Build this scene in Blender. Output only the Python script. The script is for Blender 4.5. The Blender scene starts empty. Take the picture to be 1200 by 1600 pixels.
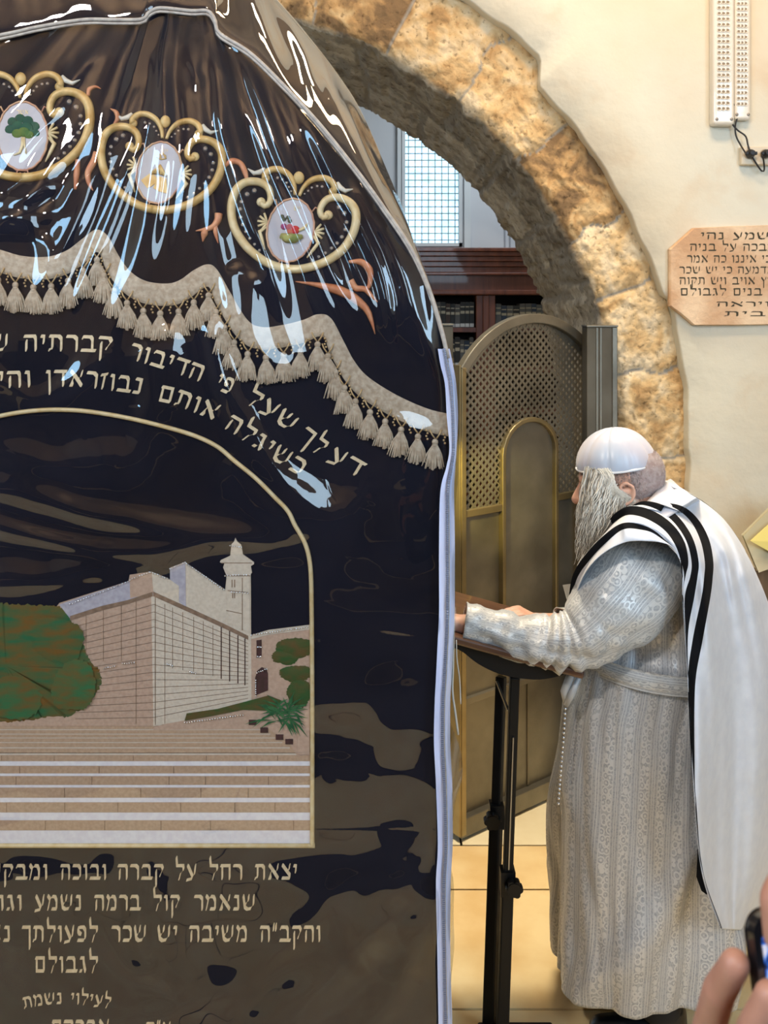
import bpy, bmesh, math, random
import numpy as np
from mathutils import Vector, Matrix, noise as mnoise
random.seed(7); rng = np.random.default_rng(7)
S = bpy.context.scene
COL = S.collection

# ------------------------------------------------------------------ camera, world, light, exposure
F, CX, YH, EYE = 1500.0, 600.0, 480.0, 1.85          # focal length, centre column, horizon row (pixels) and eye height (m)
cam_d = bpy.data.cameras.new('camera'); cam = bpy.data.objects.new('camera', cam_d); COL.objects.link(cam)
cam_d.sensor_fit = 'HORIZONTAL'; cam_d.sensor_width = 36; cam_d.lens = 36 * F / 1200
cam_d.shift_y = -(800 - YH) / 1200
cam_d.clip_start = 0.05
cam.location = (0, 0, EYE); cam.rotation_euler = (math.pi / 2, 0, 0)
cam_d.dof.use_dof = True; cam_d.dof.focus_distance = 2.35; cam_d.dof.aperture_fstop = 14
S.camera = cam
S.view_settings.view_transform = 'Standard'; S.view_settings.look = 'None'
S.view_settings.gamma = 1; S.view_settings.use_curve_mapping = False
S.view_settings.exposure = 0.22
S.cycles.max_bounces = 7; S.cycles.diffuse_bounces = 3; S.cycles.glossy_bounces = 4
S.cycles.transparent_max_bounces = 12; S.cycles.sample_clamp_indirect = 6
S.cycles.use_denoising = True
S.cycles.caustics_reflective = False; S.cycles.caustics_refractive = False
W = bpy.data.worlds.new('world'); S.world = W; W.use_nodes = True
W.node_tree.nodes['Background'].inputs[0].default_value = (.55, .80, 1, 1)
W.node_tree.nodes['Background'].inputs[1].default_value = 2.3

def area(name, loc, target, sx, sy, power, col):
    l = bpy.data.lights.new(name, 'AREA'); l.shape = 'RECTANGLE'; l.size = sx; l.size_y = sy
    l.energy = power; l.color = col
    o = bpy.data.objects.new(name, l); COL.objects.link(o); o.location = loc
    d = Vector(target) - Vector(loc); o.rotation_euler = d.to_track_quat('-Z', 'Y').to_euler()
    return o
def point(name, loc, power, col, r=.05):
    l = bpy.data.lights.new(name, 'POINT'); l.energy = power; l.color = col; l.shadow_soft_size = r
    o = bpy.data.objects.new(name, l); COL.objects.link(o); o.location = loc; return o
area('window_light_right', (2.7, -.9, 2.7), (.3, 2.6, 1.5), 1.3, 2.0, 96, (.52, .76, 1))
area('window_light_left', (-2.75, -.2, 2.8), (0, 1.8, 1.7), .8, 2.0, 62, (.38, .69, 1))
area('window_light_back', (.7, -2.9, 3.0), (.3, 2.4, 1.3), 1.2, 1.6, 50, (.58, .80, 1))
area('ceiling_lamp_warm', (.9, 2.25, 4.1), (.9, 3.7, 2.4), 1.0, .4, 32, (1, .69, .40))
fl = area('floor_fill', (.45, 2.9, 4.2), (.42, 2.85, 0), .5, .4, 14, (1, .88, .66)); fl.data.spread = 1.1  # added fill from above that brightens the floor slabs
area('cover_fill', (-1.5, -.7, 3.8), (-.5, 1.9, .8), .22, .22, 56, (1, .92, .82))  # added frontal fill that brightens the cover's embroidery
area('ceiling_fill', (-.9, -1.0, 3.4), (-.7, -.9, 4.6), 1.2, 1.2, 110, (1, .82, .62))  # added fill brightening the unseen ceiling that the vinyl mirrors
sl = bpy.data.lights.new('gilded_lamp', 'SPOT'); sl.energy = 34; sl.color = (1, .78, .20); sl.spot_size = .85; sl.spot_blend = .9; sl.shadow_soft_size = .03
so = bpy.data.objects.new('gilded_lamp', sl); COL.objects.link(so); so.location = (.150, 2.95, 1.36); so.rotation_euler = (Vector((.275, 3.36, 1.22))-Vector(so.location)).to_track_quat('-Z', 'Y').to_euler()
area('far_room_fill', (.9, 5.2, 3.5), (.7, 6.1, 2.0), .8, .5, 17, (.85, .93, 1))  # added fill for the far room's interior

# ------------------------------------------------------------------ helpers
def P(px, py, d):
    return Vector(((px - CX) * d / F, d, EYE - (py - YH) * d / F))
def px2(px, py, d):                       # vectorised
    return (px - CX) * d / F, d, EYE - (py - YH) * d / F

def tag(o, label=None, cat=None, group=None, kind=None):
    if label: o['label'] = label
    if cat: o['category'] = cat
    if group: o['group'] = group
    if kind: o['kind'] = kind
    return o
def empty(name, loc, label, cat, group=None):
    o = bpy.data.objects.new(name, None); COL.objects.link(o); o.location = loc
    o.empty_display_size = .05
    return tag(o, label, cat, group)
def world_loc(o):
    v = Vector(o.location)
    if o.parent: v = v + Vector((0, 0, 0))
    return v
ROOT = {}
def adopt(o, parent):
    """child geometry is written in world space; parents only translate"""
    o.parent = parent
    t = Vector((0, 0, 0)); p = parent
    while p is not None and p.type == 'EMPTY':
        t = t + Vector(p.location); p = p.parent
    p = parent
    if p.type == 'EMPTY':
        o.matrix_parent_inverse = Matrix.Translation(-Vector(p.location))
    return o
def mk(name, verts, faces, mats, parent=None, smooth=True, midx=None, uv=None, kind=None, attr=None):
    me = bpy.data.meshes.new(name)
    if isinstance(verts, np.ndarray): verts = verts.tolist()
    if isinstance(faces, np.ndarray): faces = faces.tolist()
    me.from_pydata(verts, [], faces)
    if not isinstance(mats, (list, tuple)): mats = [mats]
    for m in mats: me.materials.append(m)
    if smooth: me.polygons.foreach_set('use_smooth', [True] * len(me.polygons))
    if midx is not None: me.polygons.foreach_set('material_index', midx)
    if uv is not None:
        l = me.uv_layers.new(name='UVMap')
        idx = np.zeros(len(me.loops), dtype=np.int32); me.loops.foreach_get('vertex_index', idx)
        l.data.foreach_set('uv', np.asarray(uv, dtype=np.float32)[idx].ravel())
    if attr is not None:
        for k, v in attr.items():
            a = me.attributes.new(k, 'FLOAT', 'POINT'); a.data.foreach_set('value', np.asarray(v, dtype=np.float32))
    me.update()
    o = bpy.data.objects.new(name, me); COL.objects.link(o)
    if parent: adopt(o, parent)
    if kind: o['kind'] = kind
    return o
def mod(o, t, **k):
    m = o.modifiers.new(t.lower(), t)
    for a, b in k.items(): setattr(m, a, b)
    return m
class MB:
    def __init__(s): s.v = []; s.f = []; s.m = []
    def add(s, v, f, m=0):
        n = len(s.v); s.v += [tuple(q) for q in v]; s.f += [tuple(i + n for i in q) for q in f]; s.m += [m] * len(f)
    def box(s, a, b, m=0, M=None):
        x0, y0, z0 = a; x1, y1, z1 = b
        v = [Vector(q) for q in [(x0,y0,z0),(x1,y0,z0),(x1,y1,z0),(x0,y1,z0),(x0,y0,z1),(x1,y0,z1),(x1,y1,z1),(x0,y1,z1)]]
        if M: v = [M @ q for q in v]
        s.add(v, [(0,3,2,1),(4,5,6,7),(0,1,5,4),(1,2,6,5),(2,3,7,6),(3,0,4,7)], m)
    def bar(s, p, q, w, h, m=0, up=Vector((0,0,1))):
        p = Vector(p); q = Vector(q); d = (q - p).normalized()
        a = d.cross(up)
        if a.length < 1e-4: a = d.cross(Vector((0,1,0)))
        a.normalize(); b = a.cross(d).normalized(); a = a * w / 2; b = b * h / 2
        v = [p-a-b, p+a-b, p+a+b, p-a+b, q-a-b, q+a-b, q+a+b, q-a+b]
        s.add(v, [(0,3,2,1),(4,5,6,7),(0,1,5,4),(1,2,6,5),(2,3,7,6),(3,0,4,7)], m)
    def tube(s, pts, r, n=8, m=0, cap=True, flat=None):
        pts = [Vector(p) for p in pts]; k = len(pts)
        rr = r if isinstance(r, (list, tuple)) else [r] * k
        v = []; up = None
        for i, p in enumerate(pts):
            t = (pts[min(i+1, k-1)] - pts[max(i-1, 0)])
            if t.length < 1e-9: t = Vector((0,0,1))
            t.normalize()
            if up is None:
                up = t.orthogonal().normalized() if flat is None else (Vector(flat) - t * t.dot(Vector(flat))).normalized()
            up = (up - t * up.dot(t)).normalized(); sd = t.cross(up)
            for j in range(n):
                a = 2 * math.pi * j / n
                v.append(p + (up * math.cos(a) + sd * math.sin(a)) * rr[i])
        f = [(i*n+j, i*n+(j+1) % n, (i+1)*n+(j+1) % n, (i+1)*n+j) for i in range(k-1) for j in range(n)]
        if cap: f += [tuple(range(n-1, -1, -1)), tuple((k-1)*n + j for j in range(n))]
        s.add(v, f, m)
    def ball(s, c, r, n=10, m=0, sc=(1,1,1), M=None):
        c = Vector(c); v = []; f = []
        k = n // 2 + 1
        for i in range(k + 1):
            t = math.pi * i / k
            for j in range(n):
                a = 2 * math.pi * j / n
                q = Vector((math.sin(t)*math.cos(a)*sc[0], math.sin(t)*math.sin(a)*sc[1], math.cos(t)*sc[2])) * r
                if M: q = M @ q
                v.append(c + q)
        for i in range(k):
            for j in range(n):
                f.append((i*n+j, (i+1)*n+j, (i+1)*n+(j+1) % n, i*n+(j+1) % n))
        s.add(v, f, m)
    def build(s, name, mats, parent=None, smooth=False, kind=None):
        return mk(name, s.v, s.f, mats, parent, smooth, s.m, kind=kind)
def bev(o, w=.003, seg=2):
    mod(o, 'BEVEL', width=w, segments=seg, limit_method='ANGLE'); return o

# value noise (numpy)
_T = rng.random((256, 256))
def vn(x, y, seed=0):
    x = np.asarray(x, float) + seed * 17.31; y = np.asarray(y, float) + seed * 9.77
    xi = np.floor(x).astype(int); yi = np.floor(y).astype(int); fx = x - xi; fy = y - yi
    fx = fx*fx*fx*(fx*(fx*6-15)+10); fy = fy*fy*fy*(fy*(fy*6-15)+10)
    g = lambda a, b: _T[a & 255, b & 255]
    return (g(xi, yi)*(1-fx)*(1-fy)+g(xi+1, yi)*fx*(1-fy)+g(xi, yi+1)*(1-fx)*fy+g(xi+1, yi+1)*fx*fy)*2-1
def fbm(x, y, o=4, seed=0):
    s = 0; a = 1; t = 0
    for i in range(o):
        s = s + a*vn(np.asarray(x)*2**i, np.asarray(y)*2**i, seed+i); t += a; a *= .5
    return s/t
def catmull(pts, n):
    p = np.array(pts, float); k = len(p)
    q = np.vstack([2*p[0]-p[1], p, 2*p[-1]-p[-2]])
    out = []
    d = np.r_[0, np.cumsum(np.linalg.norm(np.diff(p, axis=0), axis=1))]
    for u in np.linspace(0, d[-1], n):
        i = min(max(np.searchsorted(d, u)-1, 0), k-2); t = (u-d[i])/max(d[i+1]-d[i], 1e-9)
        a, b, c, e = q[i], q[i+1], q[i+2], q[i+3]
        out.append(.5*((2*b)+(-a+c)*t+(2*a-5*b+4*c-e)*t*t+(-a+3*b-3*c+e)*t**3))
    return np.array(out)

# ------------------------------------------------------------------ materials
def M(name, col=(.8,.8,.8), rough=.5, metal=0, col2=None, nscale=8, bump=0, bscale=60, spec=.5, emit=None, coat=0, det=5, stretch=None, sheen=0, aniso=0, bdist=.002):
    m = bpy.data.materials.new(name); m.use_nodes = True
    nt = m.node_tree; b = nt.nodes['Principled BSDF']
    b.inputs['Base Color'].default_value = (*col, 1); b.inputs['Roughness'].default_value = rough
    b.inputs['Metallic'].default_value = metal; b.inputs['Specular IOR Level'].default_value = spec
    b.inputs['Coat Weight'].default_value = coat
    b.inputs['Sheen Weight'].default_value = sheen
    if emit: b.inputs['Emission Color'].default_value = (*emit[0], 1); b.inputs['Emission Strength'].default_value = emit[1]
    tc = nt.nodes.new('ShaderNodeTexCoord'); mp = nt.nodes.new('ShaderNodeMapping'); nt.links.new(tc.outputs['Object'], mp.inputs[0])
    if stretch: mp.inputs['Scale'].default_value = stretch
    m['_'] = 1
    if col2 is not None:
        n = nt.nodes.new('ShaderNodeTexNoise'); n.inputs['Scale'].default_value = nscale; n.inputs['Detail'].default_value = det
        r = nt.nodes.new('ShaderNodeValToRGB'); r.color_ramp.elements[0].position = .35; r.color_ramp.elements[1].position = .65
        r.color_ramp.elements[0].color = (*col, 1); r.color_ramp.elements[1].color = (*col2, 1)
        nt.links.new(mp.outputs[0], n.inputs['Vector']); nt.links.new(n.outputs['Fac'], r.inputs[0]); nt.links.new(r.outputs[0], b.inputs['Base Color'])
    if bump:
        n = nt.nodes.new('ShaderNodeTexNoise'); n.inputs['Scale'].default_value = bscale; n.inputs['Detail'].default_value = 6
        bp = nt.nodes.new('ShaderNodeBump'); bp.inputs['Strength'].default_value = bump; bp.inputs['Distance'].default_value = bdist
        nt.links.new(mp.outputs[0], n.inputs['Vector']); nt.links.new(n.outputs['Fac'], bp.inputs['Height']); nt.links.new(bp.outputs[0], b.inputs['Normal'])
    return m
def nodes(m): return m.node_tree.nodes, m.node_tree.links, m.node_tree.nodes['Principled BSDF']

def plaster():
    m = M('cream_plaster', (.66,.585,.45), .85, col2=(.70,.70,.61), nscale=1.3, bump=.5, bscale=22, det=6, bdist=.006)
    n, l, b = nodes(m)
    ramp = b.inputs['Base Color'].links[0].from_socket
    tc = n.new('ShaderNodeTexCoord'); ns = n.new('ShaderNodeTexNoise'); ns.inputs['Scale'].default_value = 3.2; ns.inputs['Detail'].default_value = 9; ns.inputs['Distortion'].default_value = .7
    l.new(tc.outputs['Object'], ns.inputs['Vector'])
    r = n.new('ShaderNodeValToRGB'); e = r.color_ramp.elements; e[0].position = .55; e[0].color = (0,0,0,1); e[1].position = .72; e[1].color = (1,1,1,1)
    l.new(ns.outputs['Fac'], r.inputs[0])
    mx = n.new('ShaderNodeMixRGB'); mx.inputs[2].default_value = (.62,.50,.36,1)
    mul = n.new('ShaderNodeMath'); mul.operation = 'MULTIPLY'; mul.inputs[1].default_value = .55
    l.new(r.outputs[0], mul.inputs[0]); l.new(mul.outputs[0], mx.inputs[0]); l.new(ramp, mx.inputs[1]); l.new(mx.outputs[0], b.inputs['Base Color'])
    return m
def stone_mat():
    m = M('arch_stone', (.5,.36,.2), .9)
    n, l, b = nodes(m)
    tc = n.new('ShaderNodeTexCoord')
    a1 = n.new('ShaderNodeAttribute'); a1.attribute_name = 'tone'
    a2 = n.new('ShaderNodeAttribute'); a2.attribute_name = 'mortar'
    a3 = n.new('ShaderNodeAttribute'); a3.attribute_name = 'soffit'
    n1 = n.new('ShaderNodeTexNoise'); n1.inputs['Scale'].default_value = 9; n1.inputs['Detail'].default_value = 8; n1.inputs['Distortion'].default_value = .6
    n2 = n.new('ShaderNodeTexNoise'); n2.inputs['Scale'].default_value = 45; n2.inputs['Detail'].default_value = 6
    l.new(tc.outputs['Object'], n1.inputs['Vector']); l.new(tc.outputs['Object'], n2.inputs['Vector'])
    add = n.new('ShaderNodeMath'); add.operation = 'ADD'; l.new(n1.outputs['Fac'], add.inputs[0])
    sc = n.new('ShaderNodeMath'); sc.operation = 'MULTIPLY_ADD'; sc.inputs[1].default_value = .13; sc.inputs[2].default_value = -.0
    l.new(a1.outputs['Fac'], sc.inputs[0]); l.new(sc.outputs[0], add.inputs[1])
    r = n.new('ShaderNodeValToRGB'); e = r.color_ramp.elements
    e[0].position = .34; e[0].color = (.22,.14,.07,1); e[1].position = .74; e[1].color = (.74,.62,.43,1)
    x = e.new(.45); x.color = (.46,.29,.13,1); x = e.new(.57); x.color = (.62,.45,.24,1)
    l.new(add.outputs[0], r.inputs[0])
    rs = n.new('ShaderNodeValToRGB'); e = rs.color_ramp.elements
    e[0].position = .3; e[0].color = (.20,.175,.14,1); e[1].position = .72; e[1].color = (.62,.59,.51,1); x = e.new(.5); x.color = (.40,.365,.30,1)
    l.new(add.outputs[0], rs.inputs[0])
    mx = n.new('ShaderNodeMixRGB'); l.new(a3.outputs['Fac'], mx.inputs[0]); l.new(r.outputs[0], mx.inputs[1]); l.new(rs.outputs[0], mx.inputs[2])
    m2 = n.new('ShaderNodeMixRGB'); l.new(a2.outputs['Fac'], m2.inputs[0]); l.new(mx.outputs[0], m2.inputs[1]); m2.inputs[2].default_value = (.33,.31,.27,1)
    # dark pits
    pr = n.new('ShaderNodeValToRGB'); e = pr.color_ramp.elements; e[0].position = .30; e[0].color = (.35,.32,.28,1); e[1].position = .42; e[1].color = (1,1,1,1)
    l.new(n2.outputs['Fac'], pr.inputs[0])
    m3 = n.new('ShaderNodeMixRGB'); m3.blend_type = 'MULTIPLY'; m3.inputs[0].default_value = .8; l.new(m2.outputs[0], m3.inputs[1]); l.new(pr.outputs[0], m3.inputs[2])
    l.new(m3.outputs[0], b.inputs['Base Color'])
    bp = n.new('ShaderNodeBump'); bp.inputs['Strength'].default_value = .9; bp.inputs['Distance'].default_value = .008
    l.new(n2.outputs['Fac'], bp.inputs['Height']); l.new(bp.outputs[0], b.inputs['Normal'])
    return m
def plastic_mat(name='clear_vinyl', ior=1.5, gain=1.35, tint=(.96,.97,.98), rough=.018):
    m = bpy.data.materials.new(name); m.use_nodes = True; n = m.node_tree.nodes; l = m.node_tree.links
    n.remove(n['Principled BSDF']); out = n['Material Output']
    tr = n.new('ShaderNodeBsdfTransparent'); tr.inputs[0].default_value = (*tint, 1)
    gl = n.new('ShaderNodeBsdfGlossy'); gl.inputs['Roughness'].default_value = rough; gl.inputs['Color'].default_value = (1,1,1,1)
    fr = n.new('ShaderNodeFresnel'); fr.inputs[0].default_value = ior
    mu = n.new('ShaderNodeMath'); mu.operation = 'MULTIPLY'; mu.inputs[1].default_value = gain; mu.use_clamp = True
    mn = n.new('ShaderNodeMath'); mn.operation = 'MINIMUM'; mn.inputs[1].default_value = .30
    mix = n.new('ShaderNodeMixShader'); l.new(fr.outputs[0], mu.inputs[0]); l.new(mu.outputs[0], mn.inputs[0]); l.new(mn.outputs[0], mix.inputs[0]); l.new(tr.outputs[0], mix.inputs[1]); l.new(gl.outputs[0], mix.inputs[2])
    l.new(mix.outputs[0], out.inputs[0])
    return m
def wood(name, c1, c2, rough=.4, s=(30,30,2.5), coat=.2):
    return M(name, c1, rough, col2=c2, nscale=1.0, det=6, stretch=s, coat=coat)
def brocade(name, base=(.62,.63,.66)):
    """silvery brocade: vertical bands with small flower motifs, read from the garment's UVs (metres)"""
    m = M(name, base, .5, .18, sheen=.3)
    n, l, b = nodes(m)
    uv = n.new('ShaderNodeUVMap'); sp = n.new('ShaderNodeSeparateXYZ'); l.new(uv.outputs[0], sp.inputs[0])
    def math_(op, a, bb=None, c=None):
        q = n.new('ShaderNodeMath'); q.operation = op
        for i, v in enumerate((a, bb, c)):
            if v is None: continue
            if isinstance(v, (int, float)): q.inputs[i].default_value = v
            else: l.new(v, q.inputs[i])
        return q.outputs[0]
    band = math_('FRACT', math_('MULTIPLY', sp.outputs['X'], 1/.058))
    tri = math_('ABSOLUTE', math_('SUBTRACT', band, .5))         # 0 in the middle of a band
    inband = math_('LESS_THAN', tri, .24)
    line = math_('LESS_THAN', math_('ABSOLUTE', math_('SUBTRACT', tri, .27)), .018)
    line2 = math_('LESS_THAN', math_('ABSOLUTE', math_('SUBTRACT', tri, .44)), .02)
    vo = n.new('ShaderNodeTexVoronoi'); vo.feature = 'F1'; vo.inputs['Scale'].default_value = 60; vo.inputs['Randomness'].default_value = .55
    l.new(uv.outputs[0], vo.inputs['Vector'])
    ring = math_('SINE', math_('MULTIPLY', vo.outputs['Distance'], 15))
    fl = math_('MULTIPLY', math_('GREATER_THAN', ring, .15), inband)
    wv = n.new('ShaderNodeTexVoronoi'); wv.inputs['Scale'].default_value = 190; l.new(uv.outputs[0], wv.inputs['Vector'])
    fl2 = math_('MULTIPLY', math_('GREATER_THAN', wv.outputs['Distance'], .42), .35)
    pat = math_('MAXIMUM', math_('MAXIMUM', fl, fl2), math_('MAXIMUM', line, line2))
    mx = n.new('ShaderNodeMixRGB'); l.new(pat, mx.inputs[0]); mx.inputs[1].default_value = (*[c*.80 for c in base], 1); mx.inputs[2].default_value = (min(1, base[0]*1.38), min(1, base[1]*1.34), base[2]*1.26, 1)
    l.new(mx.outputs[0], b.inputs['Base Color'])
    rr = n.new('ShaderNodeMapRange'); l.new(pat, rr.inputs[0]); rr.inputs[3].default_value = .62; rr.inputs[4].default_value = .40
    l.new(rr.outputs[0], b.inputs['Roughness'])
    bp = n.new('ShaderNodeBump'); bp.inputs['Strength'].default_value = .25; bp.inputs['Distance'].default_value = .0008
    l.new(pat, bp.inputs['Height']); l.new(bp.outputs[0], b.inputs['Normal'])
    return m

PLASTER = plaster(); STONE = stone_mat()
FARWALL = M('far_plaster', (.55,.58,.62), .8, col2=(.6,.62,.65), nscale=2)
TANROOM = M('hall_plaster', (.78,.66,.50), .85, col2=(.62,.50,.36), nscale=1.1, bump=.3, bscale=20)
DARKWALL = M('hall_dark_panels', (.10,.08,.065), .8, col2=(.2,.16,.12), nscale=1.5)  # for dark panels added out of view to darken the vinyl's reflections
FLOORM = M('floor_stone', (.78,.54,.25), .5, col2=(.92,.72,.40), nscale=5, bump=.35, bscale=40, det=8)
FLOORW = M('floor_stone_pale', (.93,.84,.60), .5, col2=(.85,.74,.50), nscale=7, bump=.3, bscale=40)
GROUT = M('grout', (.12,.10,.07), .9)
BRONZE = M('aged_bronze', (.16,.148,.12), .42, .75, col2=(.28,.262,.215), nscale=4.5, bump=.3, bscale=120, det=8, bdist=.001)
BRASS = M('worn_brass', (.30,.245,.135), .38, .9, col2=(.40,.33,.19), nscale=9)
BRONZEDK = M('post_bronze', (.10,.09,.07), .65, .7, col2=(.15,.14,.115), nscale=5)
MAHOG = wood('mahogany', (.085,.022,.012), (.16,.045,.022), .35)
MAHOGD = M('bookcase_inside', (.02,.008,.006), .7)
BLACKM = M('black_metal', (.003,.003,.0035), .5, .0, spec=.3)
LECTW = wood('dark_lectern_wood', (.065,.028,.016), (.13,.06,.032), .35, (3,40,40))
VELVET = M('navy_velvet', (.0035,.004,.010), .85, col2=(.006,.007,.016), nscale=3, sheen=.06, spec=.1)
VINYL = plastic_mat()
PIPING = M('grey_piping', (.30,.27,.25), .5, col2=(.42,.38,.34), nscale=80)
ZIPT = M('zip_tape', (.40,.46,.70), .6, col2=(.55,.60,.80), nscale=30, stretch=(1,1,.1))
ZIPT2 = M('zip_teeth', (.16,.18,.26), .4)
GOLD = M('gold_thread', (0.446,0.259,0.072), .5, .15, col2=(0.619,0.446,0.202), nscale=34, bump=.5, bscale=400, bdist=.0006)
GOLDL = M('pale_gold_thread', (0.577,0.421,0.203), .5, .1, col2=(0.686,0.562,0.343), nscale=50, bump=.5, bscale=400, bdist=.0006)
LETTER = M('champagne_thread', (0.608,0.468,0.289), .5, .1, col2=(0.718,0.593,0.406), nscale=120, bump=.5, bscale=350, bdist=.0006)
FRINGE = M('fringe_braid', (0.347,0.260,0.180), .6, .05, col2=(0.496,0.403,0.304), nscale=110, bump=.7, bscale=260, bdist=.0012)
FRINGEB = M('braid_gold', (.42,.28,.13), .5, .2, col2=(.6,.42,.22), nscale=120)
SATINW = M('satin_white', (0.396,0.376,0.422), .5, col2=(0.436,0.416,0.449), nscale=20)
PINK = M('pink_cord', (.46,.20,.14), .55, col2=(.60,.38,.22), nscale=20)
ORANGE = M('copper_thread', (0.450,0.150,0.068), .5, .1, col2=(0.585,0.270,0.143), nscale=40)
GEM = M('rhinestone', (.85,.87,.92), .06, .85)
def art(name, a, b2, s=40, st=None, **k): return M(name, a, .75, col2=b2, nscale=s, stretch=st, spec=.2, **k)
A_WALL = art('embroidered_wall', (0.422,0.285,0.211), (0.486,0.338,0.253), 160); A_WALLR = art('embroidered_wall_light', (0.528,0.444,0.359), (0.602,0.517,0.422), 160)
A_STEP = art('embroidered_step', (0.401,0.264,0.174), (0.475,0.326,0.222), 160); A_STEPD = art('embroidered_step_far', (0.358,0.243,0.180), (0.422,0.295,0.222), 160)
A_TREAD = art('embroidered_tread', (0.670,0.626,0.670), (0.744,0.713,0.734), 90); A_TREADM = art('embroidered_tread_far', (0.518,0.432,0.357), (0.594,0.497,0.410), 90)
A_LINE = art('embroidered_line', (0.182,0.117,0.078), (0.260,0.169,0.117), 90); A_GREY = art('embroidered_roof', (0.351,0.325,0.377), (0.429,0.403,0.455), 120)
A_TREE = art('embroidered_foliage', (.02,.11,.045), (.15,.075,.015), 16, (1,1,3.0)); A_TREE2 = art('embroidered_bush', (.03,.08,.02), (.10,.065,.02), 30, (1,1,2))
A_PALM = art('embroidered_palm', (.015,.08,.03), (.04,.14,.05), 80); A_DARK = art('embroidered_doorway', (.05,.025,.02), (.07,.03,.03), 80)

# ------------------------------------------------------------------ room shell
YW, YR, YB = 3.65, 3.73, 5.0            # plaster face, stone ring face, back edge of the thick arch
XL, XR, YBK, ZC = -3.0, 2.9, -3.2, 4.6
ACX, ACY, AR = 286.0, 684.0, 682.0      # arch centre and radius, read at the ring's face
def arch_pt(t):
    """t in [0,1]: left jamb foot -> apex -> right jamb foot, in pixels at the ring face"""
    foot = 480 + F*EYE/YR
    La = foot-ACY; Lc = math.pi*AR; T = 2*La+Lc; s = t*T
    if s < La: return ACX-AR, foot-s, (-1, 0)
    if s < La+Lc:
        a = math.pi - (s-La)/AR
        return ACX+AR*math.cos(a), ACY-AR*math.sin(a), (math.cos(a), -math.sin(a))
    return ACX+AR, ACY+(s-La-Lc), (1, 0)
def ring_w(t, x, y):
    base = 96
    if x < 772 and y < 300: base = 96 + 34*min(1, (772-x)/18)
    if x > 940: base = 104
    return base

def floor_slabs():
    ys = [-3.2, -2.2, -1.1, -.1, .9, 1.75, 2.53, 3.05, 3.30, 3.60, 4.1, 4.7, 5.3, 6.4]
    g = .004
    mk('floor', [(XL,YBK,-.012),(XR,YBK,-.012),(XR,6.4,-.012),(XL,6.4,-.012)], [(0,1,2,3)], GROUT, kind='structure', smooth=False)
    mb = MB(); r = random.Random(3)
    for i in range(len(ys)-1):
        x = XL - r.random()*.4
        while x < XR:
            w = r.uniform(.7, 1.2)
            if abs(ys[i]-3.30) < .01:
                w = r.uniform(.9, 1.3)
            x1 = min(x+w, XR); x0 = max(x, XL)
            mb.box((x0+g, ys[i]+g, -.03), (x1-g, ys[i+1]-g, 0), 1 if 3.29 < ys[i] < 3.5 else 0)
            x += w
    o = mb.build('floor', [FLOORM, FLOORW], kind='structure'); bev(o, .004, 2)
floor_slabs()
DARKSHEET = MB(); DARKSHEET.box((-2.6,-2.9,0), (2.5,.25,.012)); tag(bev(DARKSHEET.build('reflection_darkener', M('dark_reflection_sheet', (.035,.022,.02), .95, col2=(.05,.03,.026), nscale=30)), .005), 'added dark sheet on the hall floor behind the viewer, darkening the vinyl reflections', 'reflection_darkener')  # added dark sheet, out of view, darkens what the vinyl mirrors

def plane(name, pts, m, kind='structure'):
    return mk(name, pts, [(0,1,2,3)], m, kind=kind, smooth=False)
def wall_box(name, a, b, m):
    mb = MB(); mb.box(a, b); return mb.build(name, m, kind='structure')
wall_box('wall_left', (XL-.2, YBK, 0), (XL, 5.0, ZC), TANROOM)
wall_box('wall_right', (XR, YBK, 0), (XR+.2, 5.0, ZC), TANROOM)
wall_box('wall_back', (XL-.2, YBK-.2, 0), (XR+.2, YBK, ZC), TANROOM)
wall_box('ceiling', (XL-.2, YBK-.2, ZC), (XR+.2, 6.6, ZC+.2), M('ceiling_vault', (.42,.31,.20), .9, col2=(.30,.22,.15), nscale=1.5))
wall_box('trim_1', (XL, YBK, 0), (XL+.03, YW-.02, 1.9), DARKWALL)  # added dark wall panels, unseen except as reflections in the vinyl
wall_box('trim_2', (XR-.03, YBK, 0), (XR, YW-.02, 1.25), DARKWALL)
wall_box('trim_3', (XL+.03, YBK, 0), (XR-.03, YBK+.03, 2.25), DARKWALL)

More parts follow.
